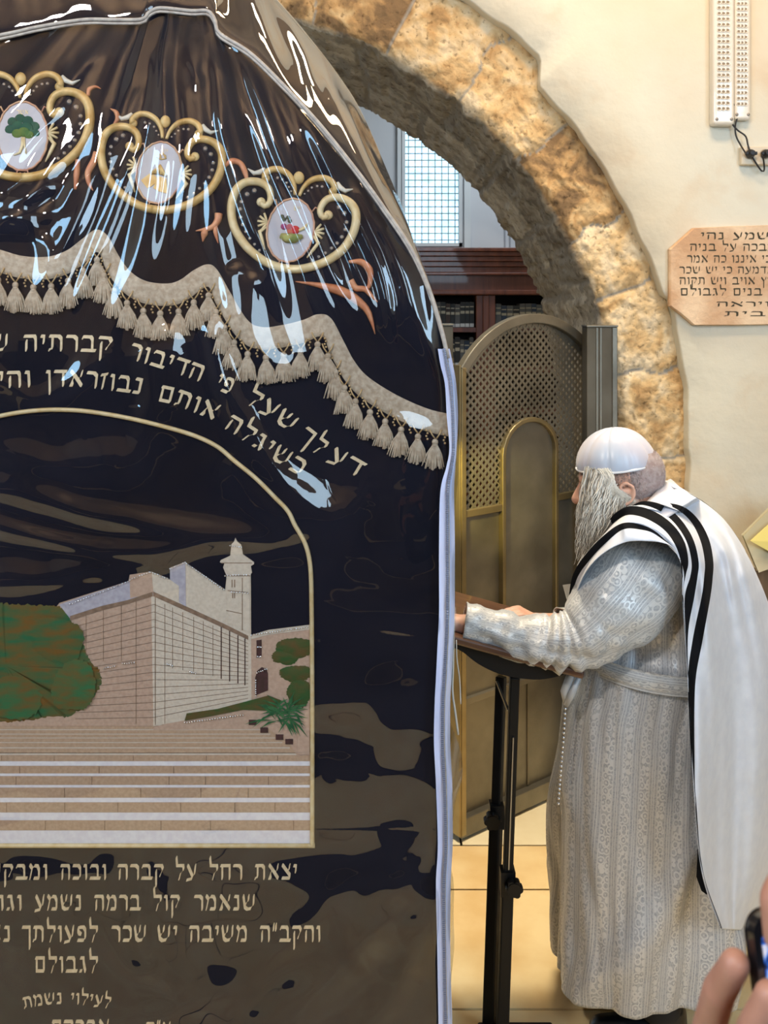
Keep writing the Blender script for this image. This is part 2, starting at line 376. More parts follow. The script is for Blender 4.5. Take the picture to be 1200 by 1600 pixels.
def arch_wall():
    # stone ring and soffit: grid along the arch (i) and across the profile (j)
    N, J1, J2 = 900, 40, 64
    v = []; tone = []; mort = []; soff = []
    ts = np.linspace(0, 1, N)
    foot = 480+F*EYE/YR; La = foot-ACY; T = (2*La+math.pi*AR)
    rs = random.Random(11)
    def cuts(lo, hi, seed):
        q = random.Random(seed); c = [0.0]
        while c[-1] < T: c.append(c[-1]+q.uniform(lo, hi))
        return c
    front_c = cuts(105, 175, 5); s1 = cuts(110, 190, 8); s2 = cuts(110, 190, 21)
    tn = [[rs.uniform(-1, 1) for _ in range(80)] for _ in range(3)]
    def info(s, cs, row, wob):
        s = s + wob
        k = 0
        while k+1 < len(cs) and cs[k+1] < s: k += 1
        d = min(s-cs[k], cs[k+1]-s) if k+1 < len(cs) else 50
        return k, d
    XX = []; rows = J1+J2+1
    for i, t in enumerate(ts):
        x, y, (nx, ny) = arch_pt(t); s = t*T
        w = ring_w(t, x, y) + 7*float(fbm(s/60., 1.3, 3)) + 4*float(vn(s/11., 4.4))
        w0 = 5*float(fbm(s/40., 8.1, 3)) + 2.5*float(vn(s/9., 2.2))          # ragged inner edge
        for j in range(rows):
            if j <= J1:
                u = j/J1; off = w*(1-u) - w0*u*0 ; off = w*(1-u)
                X, Y, Z = px2(x+nx*off, y+ny*off, YR)
                k, d = info(s, front_c, 0, 10*float(vn(u*3, s/90.)))
                dm = min(d, 60)
                mo = 1 if dm < 1.8+1.2*float(vn(s/8, u*9)) else 0
                rel = .016*(1-math.exp(-dm/7)) + .012*float(fbm(s/22., u*6, 4, 3)) + .006*float(vn(s/5., u*24))
                if j == 0: rel *= .3
                Y -= rel
                if u > .85:   # rounded broken arris
                    Y += ((u-.85)/.15)**2*.02
                v.append((X, Y, Z)); tone.append(tn[0][k % 80]); mort.append(mo); soff.append(0)
            else:
                u = (j-J1)/J2
                Y = YR + .004 + u*(YB-YR)
                split = .47+.03*float(vn(s/70., 3))
                row = 0 if u < split else 1
                k, d = info(s, s1 if row == 0 else s2, row+1, 10*float(vn(u*5, s/80.)))
                dv = abs(u-split)*(YB-YR)/.0025*.9
                dm = min(d, dv, 60)
                mo = 1 if dm < 7+5*float(fbm(s/25, u*7, 3)) else 0
                mo = max(mo, 1 if float(fbm(s/35+9, u*5, 3)) > .36 else 0)
                rel = .014*(1-math.exp(-dm/9)) + .014*float(fbm(s/26., u*7, 4, 6)) + .005*float(vn(s/5., u*40))
                X, _, Z = px2(x-nx*(rel*400+ (w0 if u < .04 or u > .96 else w0*.5)), y-ny*(rel*400+w0*.6), YR)
                v.append((X, Y, Z)); tone.append(tn[row+1][k % 80]); mort.append(mo); soff.append(1)
    f = []
    for i in range(N-1):
        for j in range(rows-1):
            a = i*rows+j; f.append((a, a+1, a+rows+1, a+rows))
    mk('trim_4', v, f, STONE, attr={'tone': tone, 'mortar': mort, 'soffit': soff}, kind='structure')
    # plaster wall in front of the ring, with a thick cut edge along it
    N2 = 420; v = []; f = []
    K = 5
    for i in range(N2):
        t = i/(N2-1); x, y, (nx, ny) = arch_pt(t)
        w = ring_w(t, x, y)
        wob = 3*float(vn(t*90, 2))
        X0, _, Z0 = px2(x+nx*(w-5+wob), y+ny*(w-5+wob), YR)
        X0b = X0; Z0b = Z0
        # direction outwards to a far rectangle
        prof = [(X0, YR+.06, Z0), (X0, YW+.012, Z0), (X0+nx*.006, YW+.002, Z0-ny*.006)]
        for q in prof: v.append(q)
        # outer points
        cxw = (ACX-CX)*YR/F; czw = EYE-(ACY-YH)*YR/F
        if ny == 0:
            tx, tz = (XL if nx < 0 else XR), Z0
        else:
            dx, dz = nx, -ny
            kx = ((XR if dx > 0 else XL)-cxw)/dx if abs(dx) > 1e-6 else 1e9
            kz = (ZC-czw)/dz if dz > 1e-6 else 1e9
            k = min(kx, kz); tx, tz = cxw+dx*k, czw+dz*k
        for q in range(1, 12):
            e = q/11; xx = X0+nx*.006+(tx-X0)*e; zz = Z0+(tz-Z0)*e
            bl = .006*float(fbm(xx*2.2, zz*2.2, 4, 5)) * min(1, e*6)
            v.append((xx, YW-bl, zz))
    R = 14
    for i in range(N2-1):
        for j in range(R-1):
            a = i*R+j; f.append((a, a+1, a+R+1, a+R))
    mk('wall_front', v, f, PLASTER, kind='structure')
arch_wall()

# the far room through the arch
def far_room():
    YF = 6.35
    # far wall with a window opening
    wx0, _, wz1 = px2(628, 150, YF); wx1, _, wz0 = px2(722, 385, YF)
    mb = MB()
    mb.box((XL-.2, YF, 0), (wx0, YF+.25, ZC)); mb.box((wx1, YF, 0), (XR+.2, YF+.25, ZC))
    mb.box((wx0, YF, 0), (wx1, YF+.25, wz0)); mb.box((wx0, YF, wz1), (wx1, YF+.25, ZC))
    mb.build('wall_far', FARWALL, kind='structure')
    wall_box('wall_far_left', (-1.6, YB, 0), (-1.4, YF, ZC), FARWALL)
    wall_box('wall_far_right', (1.9, YB, 0), (2.1, YF, ZC), FARWALL)
    # window
    FR = M('window_frame_paint', (.62,.66,.68), .5); LEAD = M('window_grid_metal', (.22,.33,.36), .5, .3)
    win = empty('window_1', ((wx0+wx1)/2, YF, wz0), 'tall window with a fine square metal grid seen through the arch', 'window'); del win['category']; del win['label']; win['kind'] = 'structure'
    mb = MB(); t = .022; y0, y1 = YF-.02, YF+.06
    mb.box((wx0, y0, wz0), (wx0+t, y1, wz1)); mb.box((wx1-t, y0, wz0), (wx1, y1, wz1)); mb.box((wx0, y0, wz0), (wx1, y1, wz0+t)); mb.box((wx0, y0, wz1-t), (wx1, y1, wz1))
    mb.box((wx1+.012, YF-.03, wz0-.01), (wx1+.055, YF, wz1+.05))
    mb.box((wx0-.03, YF-.03, wz0-.01), (wx0-.005, YF, wz1+.05))
    mb.build('window_frame', FR, win)
    mb = MB(); nx = 9
    for i in range(1, nx): 
        x = wx0+(wx1-wx0)*i/nx; mb.box((x-.0032, YF+.03, wz0), (x+.0032, YF+.04, wz1))
    z = wz0; st = (wx1-wx0)/nx
    while z < wz1: mb.box((wx0, YF+.028, z-.0032), (wx1, YF+.038, z+.0032)); z += st
    mb.build('window_grid', LEAD, win)
    g = bpy.data.materials.new('daylight_glass'); g.use_nodes = True; n = g.node_tree.nodes; l = g.node_tree.links
    b = n['Principled BSDF']; n.remove(b)
    tr = n.new('ShaderNodeBsdfTransparent'); gl = n.new('ShaderNodeBsdfGlossy'); gl.inputs['Roughness'].default_value = .1; mx = n.new('ShaderNodeMixShader'); mx.inputs[0].default_value = .06
    ns = n.new('ShaderNodeTexNoise'); ns.inputs['Scale'].default_value = 14; ns.inputs['Detail'].default_value = 3
    tc = n.new('ShaderNodeTexCoord'); l.new(tc.outputs['Object'], ns.inputs['Vector'])
    r = n.new('ShaderNodeValToRGB'); e = r.color_ramp.elements; e[0].position = .38; e[0].color = (.66,.78,.80,1); e[1].position = .62; e[1].color = (1,1,1,1)
    l.new(ns.outputs['Fac'], r.inputs[0]); l.new(r.outputs[0], tr.inputs[0])
    l.new(tr.outputs[0], mx.inputs[1]); l.new(gl.outputs[0], mx.inputs[2]); l.new(mx.outputs[0], n['Material Output'].inputs[0])
    mk('window_pane', [(wx0, YF+.05, wz0), (wx1, YF+.05, wz0), (wx1, YF+.05, wz1), (wx0, YF+.05, wz1)], [(0,1,2,3)], g, win, smooth=False)
    # thin conduit lines on the far wall
    mb = MB()
    for px in (789, 797):
        x, _, _ = px2(px, 0, YF-.01); mb.box((x-.004, YF-.012, 2.0), (x+.004, YF, ZC))
    mb.build('trim_5', M('conduit', (.30,.32,.36), .5), kind='structure')
    # bookcase
    D = 6.0
    bc = empty('bookcase', (.45, D, 0), 'tall dark mahogany bookcase with a stepped cornice behind the arch', 'bookcase')
    x0, x1 = px2(560, 0, D)[0], px2(985, 0, D)[0]
    Zp = lambda y, d=D: EYE-(y-YH)*d/F
    mb = MB()
    for ya, yb, pr in [(388, 394, .085), (394, 401, .07), (401, 409, .055), (409, 417, .04), (417, 426, .025), (426, 430, .045)]:
        mb.box((x0-pr, D-pr, Zp(yb)), (x1+pr, 6.34, Zp(ya)))
    bev(mb.build('cornice', MAHOG, bc), .004)
    mb = MB(); mb.box((x0, D, Zp(453)), (x1, 6.3, Zp(430))); mb.build('frieze', MAHOG, bc)
    mb = MB(); mb.box((x0, D-.035, Zp(461)), (x1, 6.3, Zp(453))); bev(mb.build('rail_molding', MAHOG, bc), .008, 3)
    bays = [(-.30+.0, px2(744, 0, D)[0]), (px2(774, 0, D)[0], px2(905, 0, D)[0])]
    mb = MB()
    sx = [x0, x0+.1, px2(744,0,D)[0], px2(774,0,D)[0], px2(905,0,D)[0], x1]
    for a, b_ in ((sx[0], sx[1]), (sx[2], sx[3]), (sx[4], sx[5])):
        mb.box((a, D, 0), (b_, 6.3, Zp(461)))
    o = mb.build('stile', MAHOG, bc); bev(o, .004)
    mb = MB(); mb.box((px2(754,0,D)[0], D-.02, .1), (px2(764,0,D)[0], D, Zp(461))); bev(mb.build('pilaster', MAHOG, bc), .006)
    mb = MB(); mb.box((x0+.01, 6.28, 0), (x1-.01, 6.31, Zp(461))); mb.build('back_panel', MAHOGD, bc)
    shelf_px = [512, 575, 640, 705, 770, 835, 900]
    for y in shelf_px:
        mb = MB(); mb.box((x0+.1, D+.01, Zp(y+7)), (sx[2]+.001, 6.28, Zp(y))); mb.build('shelf', MAHOG, bc)
        mb = MB(); mb.box((sx[3]-.001, D+.01, Zp(y+7)), (sx[4], 6.28, Zp(y))); mb.build('shelf', MAHOG, bc)
    # books, spines with pale bands
    covers = [M('book_cloth_black', (.015,.016,.018), .5), M('book_cloth_navy', (.02,.035,.07), .5), M('book_cloth_brown', (.05,.025,.018), .5), M('book_cloth_grey', (.10,.10,.10), .5)]
    SP = M('spine_foil', (.42,.36,.26), .4, .3); PG = M('book_pages', (.6,.55,.45), .8); TAGM = M('spine_tag', (.62,.62,.60), .6)
    def book(cov, w, h, dp, tagged):
        mb = MB(); mb.box((-w/2, 0, 0), (w/2, dp, h), 0)
        mb.box((-w/2+.003, .004, h-.0005), (w/2-.003, dp-.003, h+.0005), 2)
        for a, b_ in ((.10, .13), (.80, .84), (.55, .66)): mb.box((-w/2+.002, -.0015, h*a), (w/2-.002, 0, h*b_), 1)
        if tagged: mb.box((-w/2+.001, -.002, .004), (w/2-.001, 0, h*.16), 3)
        return mb.v, mb.f, mb.m
    protos = {}
    rr = random.Random(9)
    def shelf_books(x, xe, y, hmin, hmax, grp, lab, mix):
        z = Zp(y); 
        while True:
            w = rr.uniform(.026, .034) if mix == 0 else rr.uniform(.03, .042)
            if x+w > xe: break
            c = rr.choice([0,0,1,2,3] if mix == 0 else [0,0,1,1,3]); h = rr.uniform(hmin, hmax); key = (c, round(w, 3), round(h, 2), mix)
            if key not in protos:
                v, f, m = book(c, w-.0015, h, .17, mix == 0)
                me = bpy.data.meshes.new('book'); me.from_pydata(v, [], f)
                for q in (covers[c], SP, PG, TAGM): me.materials.append(q)
                me.polygons.foreach_set('material_index', m); protos[key] = me
            o = bpy.data.objects.new('book', protos[key]); COL.objects.link(o); o.location = (x+w/2, D+.05, z)
            tag(o, lab, 'book', grp); x += w
    shelf_books(px2(660,0,D)[0], sx[2]-.004, 512, .145, .165, 'tagged books in the left bay of the bookcase, top shelf', 'dark book with a pale spine tag, top shelf, left bay of the bookcase', 0)
    shelf_books(px2(684,0,D)[0], sx[2]-.004, 575, .17, .19, 'dark books on the second shelf of the left bay', 'dark bound book on the second shelf, left bay of the bookcase, above the gate edge', 0)
    shelf_books(sx[3]+.006, sx[4]-.01, 512, .135, .15, 'navy and black volumes in the right bay of the bookcase', 'dark bound volume in the right bay of the bookcase, above the gate arch', 1)
far_room()

# ------------------------------------------------------------------ bronze gate leaf
def gate():
    A = Vector((.249, 3.34, 0)); B = Vector((.835, 3.80, 0)); ud = (B-A); Wd = ud.length; ud.normalize()
    nd = Vector((ud.y, -ud.x, 0))           # towards the camera
    root = empty('metal_gate', tuple((A+B)/2), 'aged bronze gate leaf with an arched pierced top and arched centre panel', 'gate')
    def G(u, z, o=0): return A + ud*u + Vector((0,0,z)) + nd*o
    zs, za = 1.64, 1.826; hw = Wd/2; rise = za-zs; R = (hw*hw+rise*rise)/(2*rise)
    def top(u, inset=0):
        c = za-R; q = (R-inset)**2-(u-hw)**2
        return c+math.sqrt(max(q, 0))
    def strip(pathfn, n, w, t, m, name, closed=False, off=0):
        """rectangular section bar following a path in the leaf's plane; pathfn -> (u,z,normal_u,normal_z)"""
        v = []; f = []
        for i in range(n):
            u, z, nu, nz = pathfn(i/(n-1))
            for a, o in ((0, 0), (0, t), (w, t), (w, 0)):
                v.append(G(u+nu*a, z+nz*a, off+o))
        for i in range(n-1):
            for j in range(4): f.append((i*4+j, i*4+(j+1) % 4, i*4+4+(j+1) % 4, i*4+4+j))
        f += [(0,1,2,3), tuple((n-1)*4+q for q in (3,2,1,0))]
        o = mk(name, v, f, m, root, smooth=False); bev(o, .003); return o
    # outer arch + stiles
    def arc(t):
        a0 = math.asin(hw/R); a = -a0+2*a0*t
        return hw+R*math.sin(a), (za-R)+R*math.cos(a), -math.sin(a), -math.cos(a)
    strip(arc, 40, .035, .03, BRASS if False else BRONZE, 'arched_top_rail')
    def bx(name, u0, u1, z0, z1, o0, o1, m, bw=.002):
        v = [G(u, z, o) for u in (u0, u1) for z in (z0, z1) for o in (o0, o1)]
        ob = mk(name, v, [(0,1,3,2),(4,6,7,5),(0,4,5,1),(2,3,7,6),(0,2,6,4),(1,5,7,3)], m, root, smooth=False)
        if bw: bev(ob, bw)
        return ob
    bx('stile', 0, .022, .02, zs, 0, .032, BRASS); bx('stile', Wd-.026, Wd, .02, zs, 0, .032, BRONZE)
    bx('edge_strip', -.008, 0, .02, zs+.01, -.02, .03, BRASS)
    cl, cr = .28*Wd, .68*Wd
    ch = (cr-cl)/2; cc = (cl+cr)/2; zt, zsp = 1.444, 1.315
    bx('middle_rail', .022, cl, 1.117, 1.142, 0, .022, BRASS); bx('middle_rail', cr, Wd-.026, 1.117, 1.142, 0, .022, BRASS)
    bx('lower_rail', .022, Wd-.026, .462, .484, 0, .018, BRONZE)
    bx('bottom_rail', 0, Wd, .012, .075, 0, .03, BRONZE)
    bx('panel_seam', cc-.004, cc+.004, .08, .46, 0, .008, BRONZE)
    bx('side_panel', .02, cl+.01, .47, 1.13, -.006, .002, BRONZE, 0); bx('side_panel', cr-.01, Wd-.02, .47, 1.13, -.006, .002, BRONZE, 0)
    bx('kick_panel', .02, Wd-.02, .05, .47, -.006, .002, BRONZE, 0)
    # centre arched panel and its rim
    def cpath(t):
        L1 = zsp-.484; q = [(cl, .484), (cl, zsp)]
        Ls = L1; La = math.pi*ch; T = 2*Ls+La; s = t*T
        if s < Ls: return cl, .484+s, 1, 0
        if s < Ls+La:
            a = math.pi-(s-Ls)/ch
            k = (zt-zsp)/ch
            return cc+ch*math.cos(a), zsp+ch*k*math.sin(a), -math.cos(a), -math.sin(a)
        return cr, zsp-(s-Ls-La), -1, 0
    strip(cpath, 60, .017, .024, BRASS, 'centre_panel_rim')
    v = []; n = 40
    for i in range(n):
        u, z, nu, nz = cpath(i/(n-1)); v.append(G(u, z, .006))
    mk('centre_panel', v+[G(cr, .484, .006), G(cl, .484, .006)], [tuple(range(n+2))], BRONZE, root, smooth=False)
    # pierced sheet: lattice of diamond cells, each with a little spade-shaped hole
    sx_, sz_ = .0325, .0295
    v = []; f = []; idx = {}
    def inside(u, z):
        if u < .012 or u > Wd-.014 or z < 1.13 or z > top(u, .012): return False
        if cl < u < cr:
            if z < zsp: return False
            k = (zt-zsp)/ch
            if ((u-cc)/ch)**2+((z-zsp)/(ch*k))**2 < .94: return False
        return True
    row = 0; z = 1.12
    while z < za+.02:
        u = (sx_/2 if row % 2 else 0)
        while u < Wd+sx_:
            if inside(u, z):
                o4 = [(u+sx_/2, z), (u, z+sz_/2), (u-sx_/2, z), (u, z-sz_/2)]
                h4 = [(u+.0085, z), (u, z+.0112), (u-.0085, z), (u, z-.0092)]
                b0 = len(v)
                for q in o4: v.append(G(q[0], q[1], .004))
                for q in h4: v.append(G(q[0], q[1], .004))
                for k in range(4):
                    f.append((b0+k, b0+(k+1) % 4, b0+4+(k+1) % 4, b0+4+k))
            u += sx_
        z += sz_/2; row += 1
    o = mk('pierced_sheet', v, f, BRONZE, root, smooth=False)
    bm = bmesh.new(); bm.from_mesh(o.data); bmesh.ops.remove_doubles(bm, verts=bm.verts, dist=.0004); bmesh.ops.recalc_face_normals(bm, faces=bm.faces)
    # fill ragged borders with plain triangles is unnecessary: the frame covers them
    bm.to_mesh(o.data); bm.free(); mod(o, 'SOLIDIFY', thickness=.004)
    # a thin band behind the frame hides the lattice's ragged border
    def arc2(t):
        a0 = math.asin((hw-.002)/R); a = -a0+2*a0*t
        return hw+R*math.sin(a), (za-R)+R*math.cos(a), -math.sin(a), -math.cos(a)
    strip(arc2, 40, .055, .006, BRONZE, 'sheet_border')
    # posts
    for (xa, xb, top_, lab, gx) in ((917, 965, 508, 'square aged bronze gate post beside the right jamb of the arch', 0), (676, 708, 506, 'square bronze gate post left of the gate leaf, beside the covered tomb', 1)):
        d = 3.62; X0 = px2(xa, 0, d)[0]; X1 = px2(xb, 0, d)[0]; ZT = EYE-(top_-YH)*d/F
        if gx: d = 3.62
        pt = empty('gate_post', ((X0+X1)/2, d+.04, 0), lab, 'gate post', None)
        mb = MB(); mb.box((X0, d, 0), (X1, d+.09, ZT-.008)); bev(mb.build('post_shaft', BRONZEDK, pt), .003)
        mb = MB(); mb.box((X0-.002, d-.003, ZT-.008), (X1+.002, d+.093, ZT)); bev(mb.build('post_cap', BRONZE, pt), .002)
        if not gx:
            mb = MB()
            for q in (.30, .42): mb.box((X0+(X1-X0)*q, d-.006, .05), (X0+(X1-X0)*(q+.05), d, ZT-.01))
            mb.box((X1-.02, d-.008, .05), (X1-.004, d, ZT-.01)); mb.build('post_rib', BRONZE, pt)
gate()

# ------------------------------------------------------------------ Hebrew lettering written with a broad nib
GL = {
 'א': (.80, [[(.10,.92),(.34,.62),(.70,.10)], [(.70,.92),(.66,.68),(.52,.46)], [(.08,.1),(.2,.1),(.16,.3),(.28,.62)]]),
 'ב': (.74, [[(.08,.80),(.12,.88),(.50,.88),(.58,.74),(.58,.1)], [(.04,.1),(.74,.1)]]),
 'ג': (.50, [[(.10,.88),(.30,.88),(.32,.55),(.42,.08)], [(.34,.38),(.16,.1),(.06,.1)]]),
 'ד': (.66, [[(.04,.88),(.66,.88)], [(.50,.88),(.50,.08)]]),
 'ה': (.70, [[(.04,.88),(.56,.88),(.62,.74),(.62,.08)], [(.14,.60),(.13,.08)]]),
 'ו': (.30, [[(.06,.88),(.20,.86),(.22,.08)]]),
 'ז': (.36, [[(.04,.82),(.34,.92)], [(.22,.86),(.16,.08)]]),
 'ח': (.70, [[(.04,.88),(.62,.88),(.62,.08)], [(.13,.88),(.13,.08)]]),
 'ט': (.72, [[(.06,.92),(.10,.2),(.20,.1),(.54,.1),(.64,.3),(.62,.76),(.50,.88),(.36,.80)]]),
 'י': (.28, [[(.06,.88),(.20,.86),(.17,.50)]]),
 'כ': (.62, [[(.06,.88),(.44,.88),(.56,.72),(.56,.26),(.44,.1),(.06,.1)]]),
 'ך': (.60, [[(.04,.88),(.52,.88),(.52,-.38)]]),
 'ל': (.60, [[(.08,1.40),(.12,.88),(.54,.88),(.56,.66),(.34,.34),(.26,.06)]]),
 'מ': (.76, [[(.06,.92),(.20,.72),(.06,.08)], [(.20,.70),(.38,.88),(.56,.86),(.66,.62),(.64,.1),(.34,.1)]]),
 'ם': (.72, [[(.06,.88),(.60,.88),(.60,.1),(.12,.1),(.12,.88)]]),
 'נ': (.46, [[(.10,.88),(.32,.86),(.34,.1),(.04,.1)]]),
 'ן': (.30, [[(.06,.88),(.20,.86),(.20,-.38)]]),
 'ע': (.68, [[(.60,.92),(.54,.40),(.34,.06),(.02,-.02)], [(.08,.90),(.18,.70),(.40,.22)]]),
 'פ': (.66, [[(.14,.50),(.28,.46),(.10,.60),(.10,.84),(.20,.88),(.46,.88),(.58,.72),(.58,.26),(.46,.1),(.08,.1)]]),
 'צ': (.64, [[(.06,.92),(.56,.30),(.54,.1),(.04,.1)], [(.56,.92),(.52,.70),(.36,.52)]]),
 'ק': (.66, [[(.04,.88),(.52,.88),(.60,.70),(.40,.26)], [(.13,.56),(.13,-.38)]]),
 'ר': (.60, [[(.04,.88),(.40,.88),(.54,.74),(.54,.08)]]),
 'ש': (.86, [[(.06,.92),(.16,.2),(.32,.08),(.54,.12),(.74,.4),(.76,.92)], [(.42,.92),(.40,.66),(.22,.40)]]),
 'ת': (.74, [[(.06,.88),(.52,.88),(.64,.74),(.64,.08)], [(.20,.88),(.18,.2),(.02,.08)]]),
 'ץ': (.58, [[(.06,.92),(.30,.50),(.30,-.38)], [(.54,.92),(.50,.70),(.32,.50)]]),
 'ף': (.62, [[(.14,.50),(.28,.46),(.10,.60),(.10,.84),(.20,.88),(.52,.88),(.54,-.38)]]),
 '"': (.34, [[(.10,1.05),(.08,.72)], [(.26,1.05),(.24,.72)]]),
}
def letter_quads(ch, nib=(.105, .17)):
    w, st = GL[ch]; q = []
    nx, ny = nib[0]/2, nib[1]/2
    for s in st:
        for a, b in zip(s[:-1], s[1:]):
            q.append([(a[0]-nx, a[1]-ny), (a[0]+nx, a[1]+ny), (b[0]+nx, b[1]+ny), (b[0]-nx, b[1]-ny)])
            # small caps so that any direction keeps a body
            q.append([(a[0]-nx, a[1]-ny*.75), (a[0]-nx*.1, a[1]-ny), (a[0]+nx, a[1]+ny*.75), (a[0]+nx*.1, a[1]+ny)])
        q.append([(b[0]-nx, b[1]-ny*.75), (b[0]-nx*.1, b[1]-ny), (b[0]+nx, b[1]+ny*.75), (b[0]+nx*.1, b[1]+ny)])
    return w, q
def write(word, place, h, name, m, parent, thick=.0014, nib=(.105,.17), gap=.13, width=None):
    """right to left; place(s, t) -> world point for distance s (pixels) leftwards from the word's start and height t"""
    tot = sum(GL[c][0]+gap for c in word)
    kx = h if width is None else width/tot
    mb = MB(); s = 0
    for c in word:
        w, qs = letter_quads(c, nib)
        for i, q in enumerate(qs):
            # subdivide along the long direction so that letters follow the cloth
            f_ = [place(s+(w-x)*kx, y*h, thick*(.7+.012*i)) for x, y in q]
            b_ = [place(s+(w-x)*kx, y*h, 0) for x, y in q]
            mb.add(f_+b_, [(0,1,2,3), (7,6,5,4), (0,4,5,1), (1,5,6,2), (2,6,7,3), (3,7,4,0)])
        s += (w+gap)*kx
    o = mb.build(name, m, parent)
    return o, s

# ------------------------------------------------------------------ the velvet tomb cover under clear vinyl
YC = 1.95
SEAM = np.array([(-520,60),(-400,10),(-250,70),(-120,75),(0,55),(60,42),(130,31),(180,31),(222,30),(232,20),(245,13),(262,13),(300,17),(325,17),(336,32),(343,52),(390,82),(440,130),(500,195),(560,270),(600,325),(640,385),(668,445),(690,515),(700,560)], float)
SILH = np.array([(-520,-160),(-400,-300),(-250,-330),(-120,-330),(0,-330),(60,-320),(130,-300),(180,-280),(222,-255),(250,-230),(280,-200),(300,-180),(325,-150),(350,-110),(385,-60),(410,-25),(440,8),(480,55),(530,120),(565,176),(602,260),(634,340),(662,430),(690,515),(702,558)], float)
XE = np.array([(560,700),(600,708),(640,712),(980,712),(1050,706),(1120,704),(1225,706),(1320,708),(1400,704),(1540,705),(1760,708)], float)
def seam_y(x): return np.interp(x, SEAM[:,0], SEAM[:,1])
def edge_x(y): return np.interp(y, XE[:,0], XE[:,1])
tomb = empty('tomb_cover', (-.45, YC+.1, 0), 'large navy velvet tomb cover embroidered with gold under wrinkled clear vinyl', 'cover')

FOLDS = [  # path, width px, height mm
 ([(245,60),(238,170),(205,270),(160,380),(104,520)], 9, 8), ([(262,110),(250,250),(225,360),(190,470),(170,560)], 14, 6),
 ([(225,120),(196,200),(150,300),(110,370),(60,470)], 12, 6), ([(200,50),(170,130),(125,215),(60,300),(-30,390)], 12, 8),
 ([(160,70),(130,115),(80,190),(0,290),(-60,350)], 10, 8), ([(130,100),(90,160),(20,235),(-60,300)], 13, 6),
 ([(285,22),(288,120),(300,230),(288,340),(262,450)], 12, 7), ([(255,30),(262,130),(268,220),(245,360),(235,440)], 8, 5),
 ([(318,22),(312,120),(322,220),(340,320),(352,430),(380,560)], 11, 7), ([(300,30),(304,90),(318,160)], 7, 4),
 ([(335,60),(345,140),(352,210),(378,300),(420,410),(452,520)], 9, 8), ([(352,75),(382,160),(425,275),(478,400),(540,540)], 9, 9),
 ([(376,85),(410,170),(462,290),(508,400),(566,520)], 9, 9), ([(420,120),(462,220),(520,340),(576,460),(606,545)], 9, 8),
 ([(455,160),(505,250),(560,360),(606,470),(640,560)], 11, 7), ([(480,190),(545,320),(600,440),(615,570)], 9, 7),
 ([(548,275),(585,345),(625,430),(648,555)], 9, 8), ([(590,330),(630,420),(660,520),(672,600)], 10, 7), ([(400,420),(398,500),(420,560),(470,585)], 12, 6),
 ([(375,400),(372,490),(388,560),(425,620)], 12, 6), ([(332,470),(345,560),(380,660),(440,745),(520,790),(550,760)], 17, 11),
 ([(350,700),(420,790),(500,810),(560,775),(560,700)], 20, 9), ([(235,520),(240,640),(215,720),(160,760)], 18, 7), ([(260,500),(275,590),(250,660)], 12, 5),
 ([(-60,330),(40,342),(95,330),(118,300),(150,250)], 11, 8), ([(-60,300),(20,318),(80,300),(120,268)], 10, 6), ([(-60,365),(30,352),(75,380),(90,440)], 9, 6),
 ([(-60,560),(20,600),(60,622),(110,600),(150,560),(160,520)], 12, 7), ([(-60,750),(40,765),(150,800),(300,826),(420,836),(500,820)], 16, 12),
 ([(-60,800),(40,830),(140,850),(260,852),(380,838)], 13, 9), ([(-60,905),(60,905),(140,888),(230,878),(330,850)], 20, 9), ([(-60,690),(60,720),(150,720),(240,690)], 22, 8),
 ([(560,1340),(480,1440),(380,1520),(250,1580),(120,1610)], 18, 7), ([(640,1340),(560,1480),(440,1580),(300,1640)], 24, 8), ([(680,1360),(640,1500),(560,1620)], 20, 7),
 ([(170,1320),(172,1440),(205,1500),(245,1500),(256,1420),(250,1330)], 14, 5), ([(60,1330),(50,1450),(30,1560)], 22, 6), ([(600,860),(560,1000),(600,1150),(560,1300)], 40, 6), ([(650,640),(610,760),(640,900)], 30, 8),
]
def seg_dist(px, py, path):
    best = np.full(px.shape, 1e9); par = np.zeros(px.shape)
    p = np.array(catmull(path, max(8, len(path)*5)))
    L = np.r_[0, np.cumsum(np.linalg.norm(np.diff(p, axis=0), axis=1))]
    for i in range(len(p)-1):
        a, b = p[i], p[i+1]; d = b-a; q = (d**2).sum()+1e-9
        t = np.clip(((px-a[0])*d[0]+(py-a[1])*d[1])/q, 0, 1)
        dd = np.hypot(px-a[0]-t*d[0], py-a[1]-t*d[1])
        m = dd < best; best[m] = dd[m]; par[m] = (L[i]+t[m]*(L[i+1]-L[i]))/L[-1]
    return best, par
